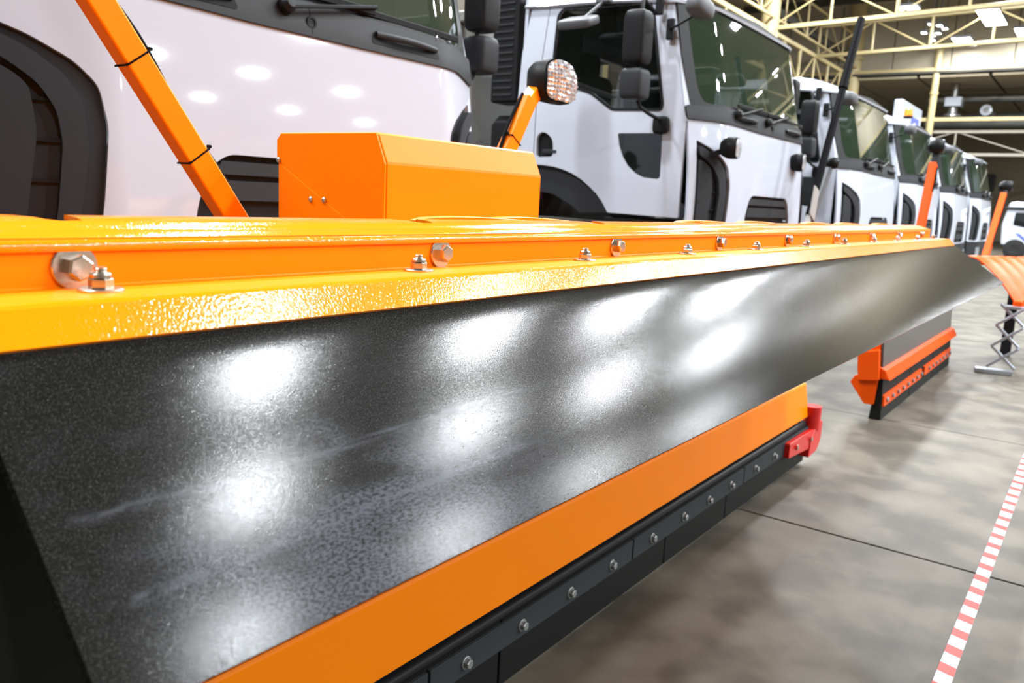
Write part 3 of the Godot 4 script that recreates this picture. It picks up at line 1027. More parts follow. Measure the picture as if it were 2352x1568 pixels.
func pod(b: MB, c: Vector3, s: Vector3, e := 0.35, bas := Basis.IDENTITY) -> void:
	# rounded housing: a superellipsoid
	var nu := 20
	var nv := 12
	var pt := func(i: int, j: int) -> Array:
		var a := TAU * i / nu
		var q := -PI / 2 + PI * j / nv
		var sp := func(x: float, k: float) -> float: return signf(x) * pow(absf(x), k)
		var l := Vector3(sp.call(cos(q), e) * sp.call(cos(a), e), sp.call(sin(q), e), sp.call(cos(q), e) * sp.call(sin(a), e))
		var nn := Vector3(sp.call(cos(q), 2 - e) * sp.call(cos(a), 2 - e) / s.x, sp.call(sin(q), 2 - e) / s.y, sp.call(cos(q), 2 - e) * sp.call(sin(a), 2 - e) / s.z)
		return [c + bas * (l * s * 0.5), (bas * nn).normalized()]
	for i in nu:
		for j in nv:
			var A: Array = pt.call(i, j)
			var B: Array = pt.call(i + 1, j)
			var C: Array = pt.call(i + 1, j + 1)
			var D: Array = pt.call(i, j + 1)
			b.squad(A[0], B[0], C[0], D[0], A[1], B[1], C[1], D[1])

func make_truck() -> Node3D:
	var t := Node3D.new()
	var FO := Vector3(0, 0, 1)
	var side_n := func(p: Vector2) -> Vector3: return Vector3(0.07 * pow(maxf(0.0, p.y - 1.95), 1.4), p.y, -p.x - 0.05)
	var side_f := func(p: Vector2) -> Vector3: return Vector3(W - 0.07 * pow(maxf(0.0, p.y - 1.95), 1.4), p.y, -p.x - 0.05)
	# front panel with openings for the corner vents and the lower intake
	var vent := soft(V2([0.08, 1.80, 0.20, 1.752, 0.315, 1.685, 0.38, 1.615, 0.402, 1.48, 0.378, 1.24, 0.35, 1.03, 0.06, 1.03, 0.072, 1.40, 0.076, 1.79]), 0.03)
	var intake := soft(V2([0.68, 1.03, 0.72, 1.25, 0.78, 1.38, 0.85, 1.425, 1.68, 1.425, 1.75, 1.38, 1.81, 1.25, 1.85, 1.03]), 0.05)
	var fp := soft(V2([0.012, 1.0, 0.012, 1.94, 0.30, 1.955, 1.275, 1.955, 2.25, 1.955, 2.538, 1.90, 2.538, 1.0]), 0.025)
	shell(t, "front_panel", fp, [vent, mirror_x(vent), intake], face, FO, M.white, 0.05, 0.025)
	for k in 2:
		var v := vent if k == 0 else mirror_x(vent)
		var cv := shell(t, "corner_vent", v, [], face, FO, M.plastic, 0.05, 0.02, -0.022)
		var rim := soft(V2([0.085, 1.765, 0.20, 1.705, 0.285, 1.635, 0.328, 1.56, 0.338, 1.42, 0.30, 1.14, 0.28, 1.04, 0.215, 1.04, 0.245, 1.20, 0.268, 1.42, 0.258, 1.52, 0.215, 1.60, 0.145, 1.66, 0.085, 1.695]), 0.03)
		shell(cv, "vent_frame", rim if k == 0 else mirror_x(rim), [], face, FO, M.plastic, 0.04, 0.05, 0.022)
		var inner := soft(V2([0.085, 1.665, 0.15, 1.632, 0.192, 1.59, 0.203, 1.45, 0.178, 1.28, 0.145, 1.05, 0.066, 1.05, 0.078, 1.40]), 0.03)
		shell(cv, "vent_insert", inner if k == 0 else mirror_x(inner), [], face, FO, M.plastic, 0.04, 0.05, 0.018)
		for j in 4:
			var y := 1.16 + j * 0.13
			var b := MB.new()
			var xa := 0.165 if k == 0 else W - 0.265
			b.sheet(V2([xa, y, xa + 0.1, y, xa + 0.1, y + 0.012, xa, y + 0.012]), [], face, Vector2(0.05, 0.05), 0.02, FO, -0.004)
			part("vent_slat", b, M.plastic2, cv)
	var ik := shell(t, "lower_intake", intake, [], face, FO, M.plastic2, 0.06, 0.02, -0.05)
	for q in [[1.375, 0.05, 0.80, 1.73], [1.29, 0.075, 0.78, 1.75], [1.14, 0.09, 0.76, 1.77]]:
		shell(ik, "intake_slat", V2([q[2], q[0] - q[1] / 2, q[3], q[0] - q[1] / 2, q[3] - 0.03, q[0] + q[1] / 2, q[2] + 0.03, q[0] + q[1] / 2]), [], face, FO, M.plastic, 0.08, 0.03, -0.012)
	# cowl between hood and windscreen
	var cowl := soft(V2([0.0, 1.945, 0.28, 1.945, 1.0, 1.928, 1.55, 1.928, 2.27, 1.935, 2.535, 1.90, 2.545, 2.045, 2.2, 2.055, 1.275, 2.07, 0.3, 2.055, 0.0, 2.045]), 0.02)
	var cw := shell(t, "cowl_panel", cowl, [], face, FO, M.plastic, 0.05, 0.04, 0.014)
	for k in 2:
		var gx := 0.46 if k == 0 else 1.62
		var b := MB.new()
		b.sheet(soft(V2([gx, 1.96, gx + 0.47, 1.96, gx + 0.45, 2.012, gx + 0.02, 2.017]), 0.02), [], face, Vector2(0.06, 0.06), 0.01, FO, 0.016)
		part("grab_recess", b, M.black, cw)
		b = MB.new()
		var pts := []
		for i in 9:
			var s := i / 8.0
			pts.append(face(Vector2(gx + 0.03 + 0.41 * s, 2.005)) + Vector3(0, 0, 0.02 + 0.03 * sin(PI * s)))
		b.tube(pts, 0.015, 8)
		part("grab_handle", b, M.plastic, cw)
		# wiper
		var px := 0.50 if k == 0 else 1.15
		b = MB.new()
		b.lathe(Transform3D(Basis(Vector3.RIGHT, PI / 2 - 0.3), face(Vector2(px, 2.02)) + Vector3(0, 0, 0.01)), [Vector2(0.035, 0), Vector2(0.035, 0.035), Vector2(0.02, 0.055), Vector2(0, 0.056)], 14)
		var s0 := face(Vector2(px, 2.02)) + Vector3(0, 0, 0.055)
		var s1 := face(Vector2(px + 0.5, 2.12)) + Vector3(0, 0, 0.05)
		b.bar(s0, s1, 0.022, 0.016)
		var w := part("wiper", b, M.plastic2, t)
		b = MB.new()
		var e0 := face(Vector2(px + 0.02, 2.095)) + Vector3(0, 0, 0.035)
		var e1 := face(Vector2(px + 1.15, 2.10)) + Vector3(0, 0, 0.035)
		b.bar(e0, e1, 0.014, 0.03)
		part("wiper_blade", b, M.black, w)
	var kb := MB.new()
	kb.lathe(Transform3D(Basis(Vector3.RIGHT, PI / 2), face(Vector2(1.28, 1.985)) + Vector3(0, 0, 0.012)), [Vector2(0.026, 0), Vector2(0.026, 0.008), Vector2(0.017, 0.008), Vector2(0.014, 0.004), Vector2(0, 0.004)], 16)
	kb.bar(face(Vector2(1.28, 1.94)) + Vector3(0, 0, 0.015), face(Vector2(1.28, 2.05)) + Vector3(0, 0, 0.015), 0.004, 0.004)
	part("cap_lock", kb, M.plastic2, cw)
	# windscreen and its black surround
	var scr := soft(V2([0.155, 2.075, 1.275, 2.09, 2.395, 2.075, 2.43, 2.20, 2.43, 2.68, 2.38, 2.76, 1.275, 2.80, 0.17, 2.76, 0.12, 2.68, 0.12, 2.20]), 0.07)
	var sur := soft(V2([0.045, 2.03, 1.275, 2.05, 2.505, 2.03, 2.52, 2.40, 2.50, 2.80, 1.275, 2.86, 0.05, 2.80, 0.03, 2.40]), 0.03)
	var ws := shell(t, "windscreen", scr, [], face, FO, M.glass, 0.08, 0.0, -0.004)
	shell(ws, "windscreen_seal", sur, [scr], face, FO, M.plastic2, 0.05, 0.02, 0.002)
	# corner pillars
	for k in 2:
		var pil := V2([0.0, 1.93, 0.0, 2.85, 0.06, 2.85, 0.045, 1.93]) if k == 0 else V2([W - 0.045, 1.93, W - 0.06, 2.85, W, 2.85, W, 1.93])
		var pf := func(p: Vector2) -> Vector3: return face(p) + Vector3(0.07 * pow(maxf(0.0, p.y - 1.95), 1.4) * (1 if k == 0 else -1), 0, 0)
		shell(t, "corner_pillar", pil, [], pf, FO, M.white, 0.04, 0.03)
	# doors, side panels
	var win := soft(V2([0.355, 2.055, 0.50, 2.70, 0.55, 2.80, 1.31, 2.81, 1.345, 2.77, 1.35, 2.27, 1.30, 2.225, 1.10, 2.205, 0.97, 2.165, 0.87, 2.10, 0.77, 2.035, 0.36, 2.025]), 0.03)
	var low := soft(V2([0.705, 1.845, 0.325, 1.845, 0.315, 1.52, 0.335, 1.505, 0.46, 1.515, 0.53, 1.545, 0.60, 1.60, 0.65, 1.67, 0.685, 1.75]), 0.015)
	var doorp := soft(V2([0.145, 1.225, 0.145, 1.95, 0.205, 2.17, 0.345, 2.81, 0.375, 2.845, 1.44, 2.86, 1.487, 2.2, 1.488, 1.595, 1.39, 1.592, 1.28, 1.58, 1.19, 1.56, 1.10, 1.53, 1.01, 1.485, 0.93, 1.43, 0.86, 1.375, 0.80, 1.31, 0.75, 1.235]), 0.01, 2)
	var handle := soft(V2([1.465, 1.655, 1.47, 1.82, 1.43, 1.86, 1.37, 1.85, 1.31, 1.80, 1.30, 1.74, 1.30, 1.66]), 0.025)
	for k in 2:
		var f: Callable = side_n if k == 0 else side_f
		var out := Vector3(-1, 0, 0) if k == 0 else Vector3(1, 0, 0)
		var d := shell(t, "door", doorp, [win, low, handle], f, out, M.white, 0.07, 0.03)
		var rimw := PackedVector2Array()
		for p in Geometry2D.offset_polygon(win, 0.022)[0]: rimw.append(p)
		shell(d, "window_seal", rimw, [win], f, out, M.plastic2, 0.05, 0.02, 0.003)
		shell(d, "window_pane", win, [], f, out, M.tint, 0.1, 0.0, -0.012)
		shell(d, "lower_pane", low, [], f, out, M.pane, 0.1, 0.0, -0.008)
		shell(d, "handle_recess", handle, [], f, out, M.plastic2, 0.06, 0.01, -0.03)
		var b := MB.new()
		var sx := -1.0 if k == 0 else 1.0
		var bx := 0.0 if k == 0 else W
		b.bx(Vector3(bx - sx * 0.006, 1.70, -1.385), Vector3(0.02, 0.035, 0.15), 0.008)
		part("door_handle", b, M.plastic, d)
		b = MB.new()
		for y in [1.96]:
			b.bx(Vector3(bx + sx * 0.002, y, -0.9), Vector3(0.006, 0.004, 1.1), 0.001)
		# panel behind the door
		shell(t, "rear_corner", V2([1.495, 1.60, 1.495, 2.2, 1.447, 2.862, 1.62, 2.87, 1.68, 2.5, 1.69, 1.60]), [], f, out, M.white, 0.08, 0.03)
		# fender below the door line
		var arch := V2([0.76, 1.235, 0.80, 1.30, 0.86, 1.365, 0.93, 1.42, 1.01, 1.475, 1.10, 1.52, 1.19, 1.55, 1.28, 1.57, 1.39, 1.582, 1.60, 1.585, 1.75, 1.56, 1.92, 1.50, 2.07, 1.40, 2.18, 1.25, 2.25, 1.05, 2.25, 0.95, 2.08, 0.95, 2.03, 1.10, 1.90, 1.28, 1.7, 1.36, 1.5, 1.385, 1.3, 1.36, 1.10, 1.27, 1.04, 1.22])
		var af := func(p: Vector2) -> Vector3: return Vector3(bx - sx * (0.03 + 0.03 * pow(maxf(0.0, (1.6 - p.y)), 1.0)), p.y, -p.x - 0.05)
		shell(t, "wheel_arch", arch, [], af, out, M.plastic, 0.06, 0.05)
		b = MB.new()
		b.bx(Vector3(bx - sx * 0.16, 1.12, -0.50), Vector3(0.26, 0.18, 0.72), 0.02)
		b.bx(Vector3(bx - sx * 0.16, 0.72, -0.50), Vector3(0.26, 0.10, 0.60), 0.02)
		part("entry_step", b, M.plastic2, t)
		for zz in [-1.5, -4.9]:
			var wb := MB.new()
			var wx := T(Vector3(0, 0, 1), Vector3(sx, 0, 0), Vector3(0, 1, 0), Vector3(bx - sx * 0.33, 0.5, zz))
			wb.lathe(wx, [Vector2(0.30, 0.0), Vector2(0.49, 0.0), Vector2(0.50, 0.03), Vector2(0.50, 0.25), Vector2(0.47, 0.29), Vector2(0.30, 0.28)], 28)
			var wm := part("wheel", wb, M.tyre, t)
			wb = MB.new()
			wb.lathe(wx, [Vector2(0.30, 0.27), Vector2(0.27, 0.2), Vector2(0.12, 0.2), Vector2(0.10, 0.27), Vector2(0, 0.28)], 20)
			part("wheel_rim", wb, M.galv, wm)
		# mirrors
		b = MB.new()
		var mc := Vector3(bx + sx * 0.385, 2.46, -0.43)
		pod(b, mc, Vector3(0.17, 0.365, 0.17), 0.32)
		part("main_mirror", b, M.plastic2, t)
		b = MB.new()
		pod(b, Vector3(bx + sx * 0.385, 2.145, -0.43), Vector3(0.175, 0.215, 0.18), 0.36)
		part("wide_mirror", b, M.plastic, t)
		b = MB.new()
		b.tube([Vector3(bx + sx * 0.01, 2.70, -0.50), Vector3(bx + sx * 0.14, 2.745, -0.50), Vector3(bx + sx * 0.28, 2.75, -0.46), Vector3(bx + sx * 0.335, 2.71, -0.44), Vector3(bx + sx * 0.345, 2.60, -0.43), Vector3(bx + sx * 0.345, 2.06, -0.43), Vector3(bx + sx * 0.30, 2.0, -0.42), Vector3(bx + sx * 0.2, 1.965, -0.40), Vector3(bx + sx * 0.02, 1.93, -0.38)], 0.014, 8)
		part("mirror_arm", b, M.plastic2, t)
		b = MB.new()
		pod(b, Vector3(bx + sx * 0.025, 1.90, -0.38), Vector3(0.05, 0.13, 0.13), 0.5)
		part("mirror_foot", b, M.plastic2, t)
		b = MB.new()
		b.bx(Vector3(bx + sx * 0.005, 2.76, -0.475), Vector3(0.035, 0.14, 0.06), 0.008)
		b.bx(Vector3(bx + sx * 0.002, 2.585, -0.375), Vector3(0.035, 0.15, 0.06), 0.008)
		part("mirror_bracket", b, M.plastic2, t)
		b = MB.new()
		pod(b, Vector3(bx + sx * 0.25, 2.635, -1.02), Vector3(0.20, 0.075, 0.30), 0.42, Basis(Vector3(0, 0, 1), -sx * 0.35))
		b.bar(Vector3(bx + sx * 0.22, 2.66, -1.00), Vector3(bx + sx * 0.03, 2.82, -0.95), 0.02, 0.02)
		b.bx(Vector3(bx + sx * 0.01, 2.85, -0.95), Vector3(0.06, 0.07, 0.13), 0.01)
		part("kerb_mirror", b, M.grey, t)
	# front mirror on its stay
	var b := MB.new()
	var fmc := Vector3(-0.12, 2.685, -0.10)
	pod(b, fmc, Vector3(0.27, 0.125, 0.15), 0.6, Basis(Vector3(0, 0, 1), -0.12))
	var fm := part("front_mirror", b, M.grey, t)
	b = MB.new()
	b.tube([Vector3(0.0, 2.585, -0.40), Vector3(-0.06, 2.59, -0.30), Vector3(-0.12, 2.64, -0.14)], 0.009, 8)
	part("mirror_stay", b, M.plastic2, fm)
	# roof
	var roof := func(p: Vector2) -> Vector3:
		var tt := absf(2.0 * p.x / W - 1.0)
		var s := p.y
		var d := lerpf(bow(p.x) + 0.175, 1.73, s)
		var crown := 0.235 * sin(minf(1.0, s * 2.1) * PI / 2) - 0.03 * maxf(0.0, s - 0.48)
		return Vector3(lerpf(p.x, W * 0.5 + (p.x - W * 0.5) * 0.985, 1.0), 2.80 + crown * (1.0 - pow(tt, 7.0)) + 0.06 * s * pow(tt, 7.0), -d)
	b = MB.new()
	b.sheet(V2([0.01, 0, W - 0.01, 0, W - 0.01, 1, 0.01, 1]), [], roof, Vector2(0.09, 0.05), 0.02, Vector3.UP)
	part("roof", b, M.white, t)
	# cab back wall, floor, lining, seats, dash
	b = MB.new()
	b.sheet(V2([0.02, 1.1, W - 0.02, 1.1, W - 0.05, 2.95, 0.05, 2.95]), [soft(V2([0.8, 2.15, 1.75, 2.15, 1.75, 2.65, 0.8, 2.65]), 0.06)], func(p: Vector2) -> Vector3: return Vector3(p.x, p.y, -1.73), Vector2(0.3, 0.3), 0.03, Vector3(0, 0, -1))
	part("back_wall", b, M.white, t)
	b = MB.new()
	b.bx(Vector3(W / 2, 1.14, -0.9), Vector3(2.45, 0.06, 1.5), 0.01)
	b.bx(Vector3(W / 2, 2.775, -1.05), Vector3(2.3, 0.03, 1.1), 0.01)
	b.bx(Vector3(W / 2, 1.62, -1.625), Vector3(2.42, 0.95, 0.03), 0.01)
	b.bx(Vector3(0.42, 2.42, -1.625), Vector3(0.72, 0.72, 0.03), 0.01)
	b.bx(Vector3(2.13, 2.42, -1.625), Vector3(0.72, 0.72, 0.03), 0.01)
	part("cab_lining", b, M.dark, t)
	b = MB.new()
	b.prism(section(0.12), V2([0.22, 1.4, 0.26, 2.06, 0.42, 2.10, 0.62, 2.0, 0.66, 1.75, 0.5, 1.4]), W - 0.24, 0.02)
	part("dashboard", b, M.plastic2, t)
	for x in [0.55, 2.0]:
		b = MB.new()
		pod(b, Vector3(x, 1.62, -1.12), Vector3(0.5, 0.18, 0.52), 0.4)
		pod(b, Vector3(x, 2.02, -1.36), Vector3(0.48, 0.72, 0.16), 0.4, Basis(Vector3.RIGHT, 0.12))
		var se := part("seat", b, M.seat, t)
		b = MB.new()
		pod(b, Vector3(x, 2.46, -1.40), Vector3(0.28, 0.2, 0.12), 0.5)
		part("headrest", b, M.seat, se)
	b = MB.new()
	var wp := []
	for i in 25:
		var a := TAU * i / 24.0
		wp.append(Vector3(2.0, 1.98, -0.72) + Basis(Vector3.RIGHT, -0.6) * Vector3(cos(a) * 0.22, sin(a) * 0.22, 0))
	b.tube(wp, 0.016, 8, false)
	b.bar(Vector3(1.8, 1.98, -0.72), Vector3(2.2, 1.98, -0.72), 0.03, 0.02)
	part("steering_wheel", b, M.plastic2, t)
	# bumper and lamps below
	b = MB.new()
	b.sheet(soft(V2([0.02, 0.45, 2.53, 0.45, 2.53, 0.99, 0.02, 0.99]), 0.05), [], face, Vector2(0.08, 0.08), 0.06, FO, 0.01)
	var bm := part("bumper", b, M.plastic, t)
	for x in [0.32, 1.93]:
		b = MB.new()
		b.sheet(soft(V2([x, 0.68, x + 0.3, 0.68, x + 0.3, 0.88, x, 0.88]), 0.04), [], face, Vector2(0.05, 0.05), 0.02, FO, 0.02)
		part("bumper_lamp", b, M.lens, bm)
	# chassis, air stack, load body
	b = MB.new()
	for x in [0.85, 1.7]:
		b.bx(Vector3(x, 0.85, -3.3), Vector3(0.09, 0.26, 6.2), 0.01)
	for z in [-1.5, -4.9]:
		b.bar(Vector3(0.3, 0.5, z), Vector3(2.25, 0.5, z), 0.14, 0.14)
	b.bx(Vector3(W / 2, 0.98, -1.2), Vector3(1.9, 0.12, 1.6), 0.02)
	part("chassis", b, M.black, t)
	b = MB.new()
	b.bx(Vector3(0.16, 2.62, -1.92), Vector3(0.26, 1.02, 0.28), 0.02)
	b.bx(Vector3(0.20, 1.70, -1.95), Vector3(0.3, 0.62, 0.3), 0.08)
	var st := part("air_stack", b, M.plastic2, t)
	b = MB.new()
	for k in 16:
		b.bx(Vector3(0.028, 2.17 + k * 0.057, -1.925), Vector3(0.012, 0.018, 0.2), 0.003)
	tag(part("stack_louvre", b, M.plastic, st), "", "", "", "stuff")
	b = MB.new()
	b.bx(Vector3(W / 2, 1.95, -4.5), Vector3(2.3, 1.75, 4.3), 0.03)
	for k in 7:
		b.bx(Vector3(0.10, 1.95, -2.5 - k * 0.65), Vector3(0.06, 1.7, 0.09), 0.01)
	b.bx(Vector3(W / 2, 2.86, -4.5), Vector3(2.42, 0.1, 4.4), 0.02)
	b.bx(Vector3(0.12, 1.55, -3.0), Vector3(0.05, 0.5, 0.42), 0.02)
	part("load_body", b, M.body, t)
	return t

func trucks() -> void:
	var first := make_truck()
	var list := [
		[1.06, 2.80, 0.0, "white truck at the left whose bonnet fills the space behind the orange cover box"],
		[5.71, 2.46, 0.0, "white truck whose whole door and windscreen show, second in the row"],
		[9.70, 2.44, -0.13, "white truck partly hidden by the leaning black pole, third in the row"],
		[13.25, 2.49, -0.13, "white truck with an amber beacon on its roof, fourth in the row"],
		[16.8, 2.49, -0.15, "white truck with the white box sign on its roof, fifth in the row"],
		[20.4, 2.47, -0.15, "white truck at the far end of the row, smallest of the matching trucks"],
	]
	for i in list.size():
		var a: Array = list[i]
		var t: Node3D = first if i == 0 else first.duplicate()
		t.name = numbered("truck")
		add_child(t)
		t.position = Vector3(a[0], 0, -a[1])
		tag(t, a[3], "truck", "white trucks parked in a row")
		if a[2] != 0.0:
			for c in t.get_children():
				if not str(c.name).begins_with("wheel"):
					c.position.y += a[2]
	# lamps of the second truck's plough carrier, on stubs at its bonnet
	for k in 2:
		var p := Vector3(5.93, 1.752, -2.33) if k == 0 else Vector3(7.60, 1.75, -2.36)
		var t := thing("auxiliary_headlight", "clear headlight standing before the second truck's bonnet, near its corner vent" if k == 0 else "headlight at the far corner of the second truck, seen edge-on", "headlight", p)
		lamp_head(t, Vector3.ZERO, 12.0, 0.95)
		var b := MB.new()
		b.bar(Vector3(-0.03, -0.02, -0.09), Vector3(-0.06, -0.05, -0.165), 0.045, 0.04)
		part("lamp_stub", b, M.plastic2, t)
	# beacon on the fourth truck
	var bt := thing("warning_beacon", "amber warning beacon on a white truck roof before the white sign", "beacon", Vector3(14.55, 2.87, -2.93))
	var bb := MB.new()
	bb.lathe(Transform3D.IDENTITY, [Vector2(0.06, 0.03), Vector2(0.065, 0.05), Vector2(0.055, 0.13), Vector2(0.03, 0.15), Vector2(0, 0.155)], 16)
	part("beacon_dome", bb, M.amber, bt)
	bb = MB.new()
	bb.lathe(Transform3D.IDENTITY, [Vector2(0.07, 0), Vector2(0.07, 0.03), Vector2(0, 0.035)], 16)
	part("beacon_base", bb, M.plastic2, bt)

# ---------------------------------------------------------------- other ploughs further along
func other_ploughs() -> void:
	var base := Vector3(6.9, 0, -1.15)
	var t := thing("snow_plough", "second plough further along, with a grey plate, orange beam and black rubber foot", "snow plough", base)
	var o := -base
	var x0 := 5.62
	var x1 := 8.35
	var b := MB.new()
	for k in 3:
		var xa := x0 + k * 0.915
		b = MB.new()
		b.prism(section(xa), V2([1.06, 0.005, 1.135, 0.0, 1.115, 0.275, 1.075, 0.275]), 0.90, 0.004)
		part("scraper_rubber", b, M.scraper, t, o)
	for k in 2:
		var xa := x0 + 0.01 + k * 1.4
		b = MB.new()
		b.prism(section(xa), V2([1.050, 0.095, 1.066, 0.09, 1.068, 0.165, 1.054, 0.165]), 1.28, 0.002)
		part("bolt_strip", b, M.orange2, t, o)
	var hb := hex_mesh(0.016, 0.014)
	for k in 16:
		if k == 8: continue
		var w := part("scraper_bolt", hb, M.bolt, t)
		w.transform = Transform3D(Basis(Vector3.RIGHT, PI / 2), Vector3(x0 + 0.08 + k * 0.168, 0.13, -1.052) - base)
	b = MB.new()
	b.prism(section(x0 - 0.02), V2([1.03, 0.275, 1.13, 0.275, 1.13, 0.345, 1.10, 0.355, 1.06, 0.335]), x1 - x0 + 0.04, 0.006)
	part("lower_beam", b, M.orange2, t, o)
	b = MB.new()
	b.prism(section(x0 - 0.0), V2([1.085, 0.34, 1.10, 0.34, 1.12, 0.62, 1.05, 0.95, 1.035, 0.95, 1.105, 0.62]), x1 - x0, 0.003)
	part("deflector_plate", b, M.plate, t, o)
	# end plates and bracket in orange
	b = MB.new()
	b.prism(section(x0 - 0.03), soft(V2([1.10, 0.30, 1.24, 0.28, 1.27, 0.23, 1.17, 0.10, 1.11, 0.10]), 0.01), 0.03, 0.004)
	b.prism(section(x0 - 0.06), soft(V2([1.09, 0.27, 1.22, 0.25, 1.23, 0.44, 1.11, 0.47]), 0.01), 0.05, 0.006)
	b.prism(section(x0), V2([1.11, 0.3, 1.24, 0.3, 1.3, 0.95, 1.12, 0.95]), 0.04, 0.004)
	part("end_plate", b, M.orange2, t, o)
	b = MB.new()
	b.prism(section(x0 + 0.04), V2([1.13, 0.30, 1.22, 0.40, 1.27, 0.7, 1.18, 1.0, 1.16, 1.0, 1.24, 0.7, 1.19, 0.42, 1.12, 0.33]), x1 - x0 - 0.04, 0.004)
	part("moldboard", b, M.orange2, t, o)

	# third plough: ribbed curved blade at the right edge
	var P := Vector3(8.5, 1.004, -1.022)
	var dir := (Vector3(9.62, 1.0, -0.24) - P)
	dir.y = 0
	dir = dir.normalized()
	var back := Vector3(0, 1, 0).cross(dir).normalized()
	if back.dot(Vector3(-1, 0, -1)) > 0: back = -back
	var t3 := thing("snow_plough", "orange ribbed plough blade curving down at the right edge of the row", "snow plough", Vector3(9.3, 0, -0.9))
	var prof := Curve2D.new()
	prof.bake_interval = 0.01
	for q in [Vector2(-0.10, 0.985), Vector2(-0.02, 1.0), Vector2(0.06, 0.985), Vector2(0.17, 0.93), Vector2(0.30, 0.84), Vector2(0.42, 0.735), Vector2(0.50, 0.65), Vector2(0.525, 0.615)]:
		prof.add_point(q)
	var PL := prof.get_baked_length()
	var curve := func(p: Vector2) -> Vector3:
		var c := prof.sample_baked(clampf(p.y, 0, PL), true)
		var rib := 0.012 * pow(absf(sin(p.x * PI / 0.145)), 0.7)
		var q: Vector3 = P + dir * p.x - dir * 0.0
		return Vector3(q.x, c.y + rib * 0.6, q.z) + back * (c.x + rib * 0.8) - Vector3(0, 0, 0)
	b = MB.new()
	b.sheet(V2([0, 0, 2.6, 0, 2.6, PL, 0, PL]), [], curve, Vector2(0.018, 0.06), 0.012, Vector3(-0.2, 1, 0.6))
	part("ribbed_blade", b, M.orange2, t3, -t3.position)
	b = MB.new()
	var f0: Vector3 = curve.call(Vector2(0.0, PL - 0.02))
	b.bar(f0 + dir * 0.02, f0 + dir * 2.5, 0.06, 0.07, Vector3.UP, 0.01)
	b.bx(f0 + Vector3(0.02, -0.01, 0.02), Vector3(0.1, 0.08, 0.08), 0.02)
	part("blade_foot", b, M.orange2, t3, -t3.position)
	b = MB.new()
	for k in 2:
		var g: Vector3 = P + dir * (0.9 + k * 1.2) - back * 0.25
		b = MB.new()
		b.bar(Vector3(g.x, 0.0, g.z), Vector3(g.x, 0.95, g.z), 0.09, 0.09, Vector3.RIGHT, 0.01)
		b.bar(Vector3(g.x, 0.6, g.z), f0 + dir * (0.9 + k * 1.2), 0.07, 0.07, Vector3.UP, 0.01)
		part("support_leg", b, M.plastic2, t3, -t3.position)

	# grey scissor stand under the ribbed blade
	var sp := Vector3(8.2, 0, -0.66)
	var sc := thing("scissor_stand", "grey scissor-link stand on the floor under the ribbed orange blade", "stand", sp)
	b = MB.new()
	b.bar(Vector3(-0.03, 0.022, -0.17), Vector3(0.03, 0.022, 0.11), 0.10, 0.04, Vector3.UP, 0.006)
	part("stand_base", b, M.zinc, sc)
	var n := 3
	var sh := 0.185
	for k in n:
		var y := 0.06 + k * sh
		for s in [-1.0, 1.0]:
			b = MB.new()
			var zc := 0.02 + k * 0.012
			b.bar(Vector3(0.016 * s, y, zc + 0.105 * s), Vector3(0.016 * s, y + sh, zc + 0.012 - 0.105 * s), 0.022, 0.046, Vector3.RIGHT, 0.004)
			part("scissor_link", b, M.zinc, sc)
		b = MB.new()
		b.tube([Vector3(-0.035, y + sh / 2, 0.026 + k * 0.012), Vector3(0.035, y + sh / 2, 0.026 + k * 0.012)], 0.012, 8)
		part("pivot_pin", b, M.zinc, sc)
	b = MB.new()
	b.bx(Vector3(0.0, 0.06 + n * sh - 0.02, 0.06), Vector3(0.07, 0.03, 0.14), 0.006)
	part("stand_head", b, M.zinc, sc)

	# lamp posts of those ploughs
	for k in 2:
		var a := Vector3(7.35, 0.0, -1.36) if k == 0 else Vector3(9.70, 0.90, -1.05)
		var e := Vector3(8.03, 1.78, -1.36) if k == 0 else Vector3(10.58, 1.60, -1.05)
		var w := 0.115 if k == 0 else 0.10
		var pt := thing("lamp_post", "tall orange lamp post with a small dark lamp, behind the front blade's far end" if k == 0 else "leaning orange-red lamp post with a black cable at the right end", "lamp post", Vector3(a.x, a.y, a.z))
		b = MB.new()
		b.bar(a, e, w, 0.06, Vector3(0, 0, 1), 0.006)
		part("post_tube", b, M.orange2, pt, -pt.position)
		if k == 1:
			b = MB.new()
			b.bar(a + Vector3(0.03, 0.02, 0), Vector3(9.55, 0.62, -0.52), 0.06, 0.06)
			part("post_bracket", b, M.orange2, pt, -pt.position)
		var d := (e - a).normalized()
		b = MB.new()
		b.tube([e - d * 0.02, e + d * 0.12 + Vector3(0, 0, 0.01)], 0.025, 10)
		part("lamp_neck", b, M.plastic2, pt, -pt.position)
		b = MB.new()
		var off := 0.034
		b.tube([e - d * 0.03 + Vector3(-0.01, 0, off), e - d * 0.15 + Vector3(0.012, 0, off + 0.004), e - d * (0.25 if k == 0 else 0.85) + Vector3(0, 0, off)], 0.007, 6)
		part("cable", b, M.cable, pt, -pt.position)
		lamp_head(pt, e + d * 0.17 - pt.position + Vector3(0.0, 0, 0.02), 35.0, 0.75)

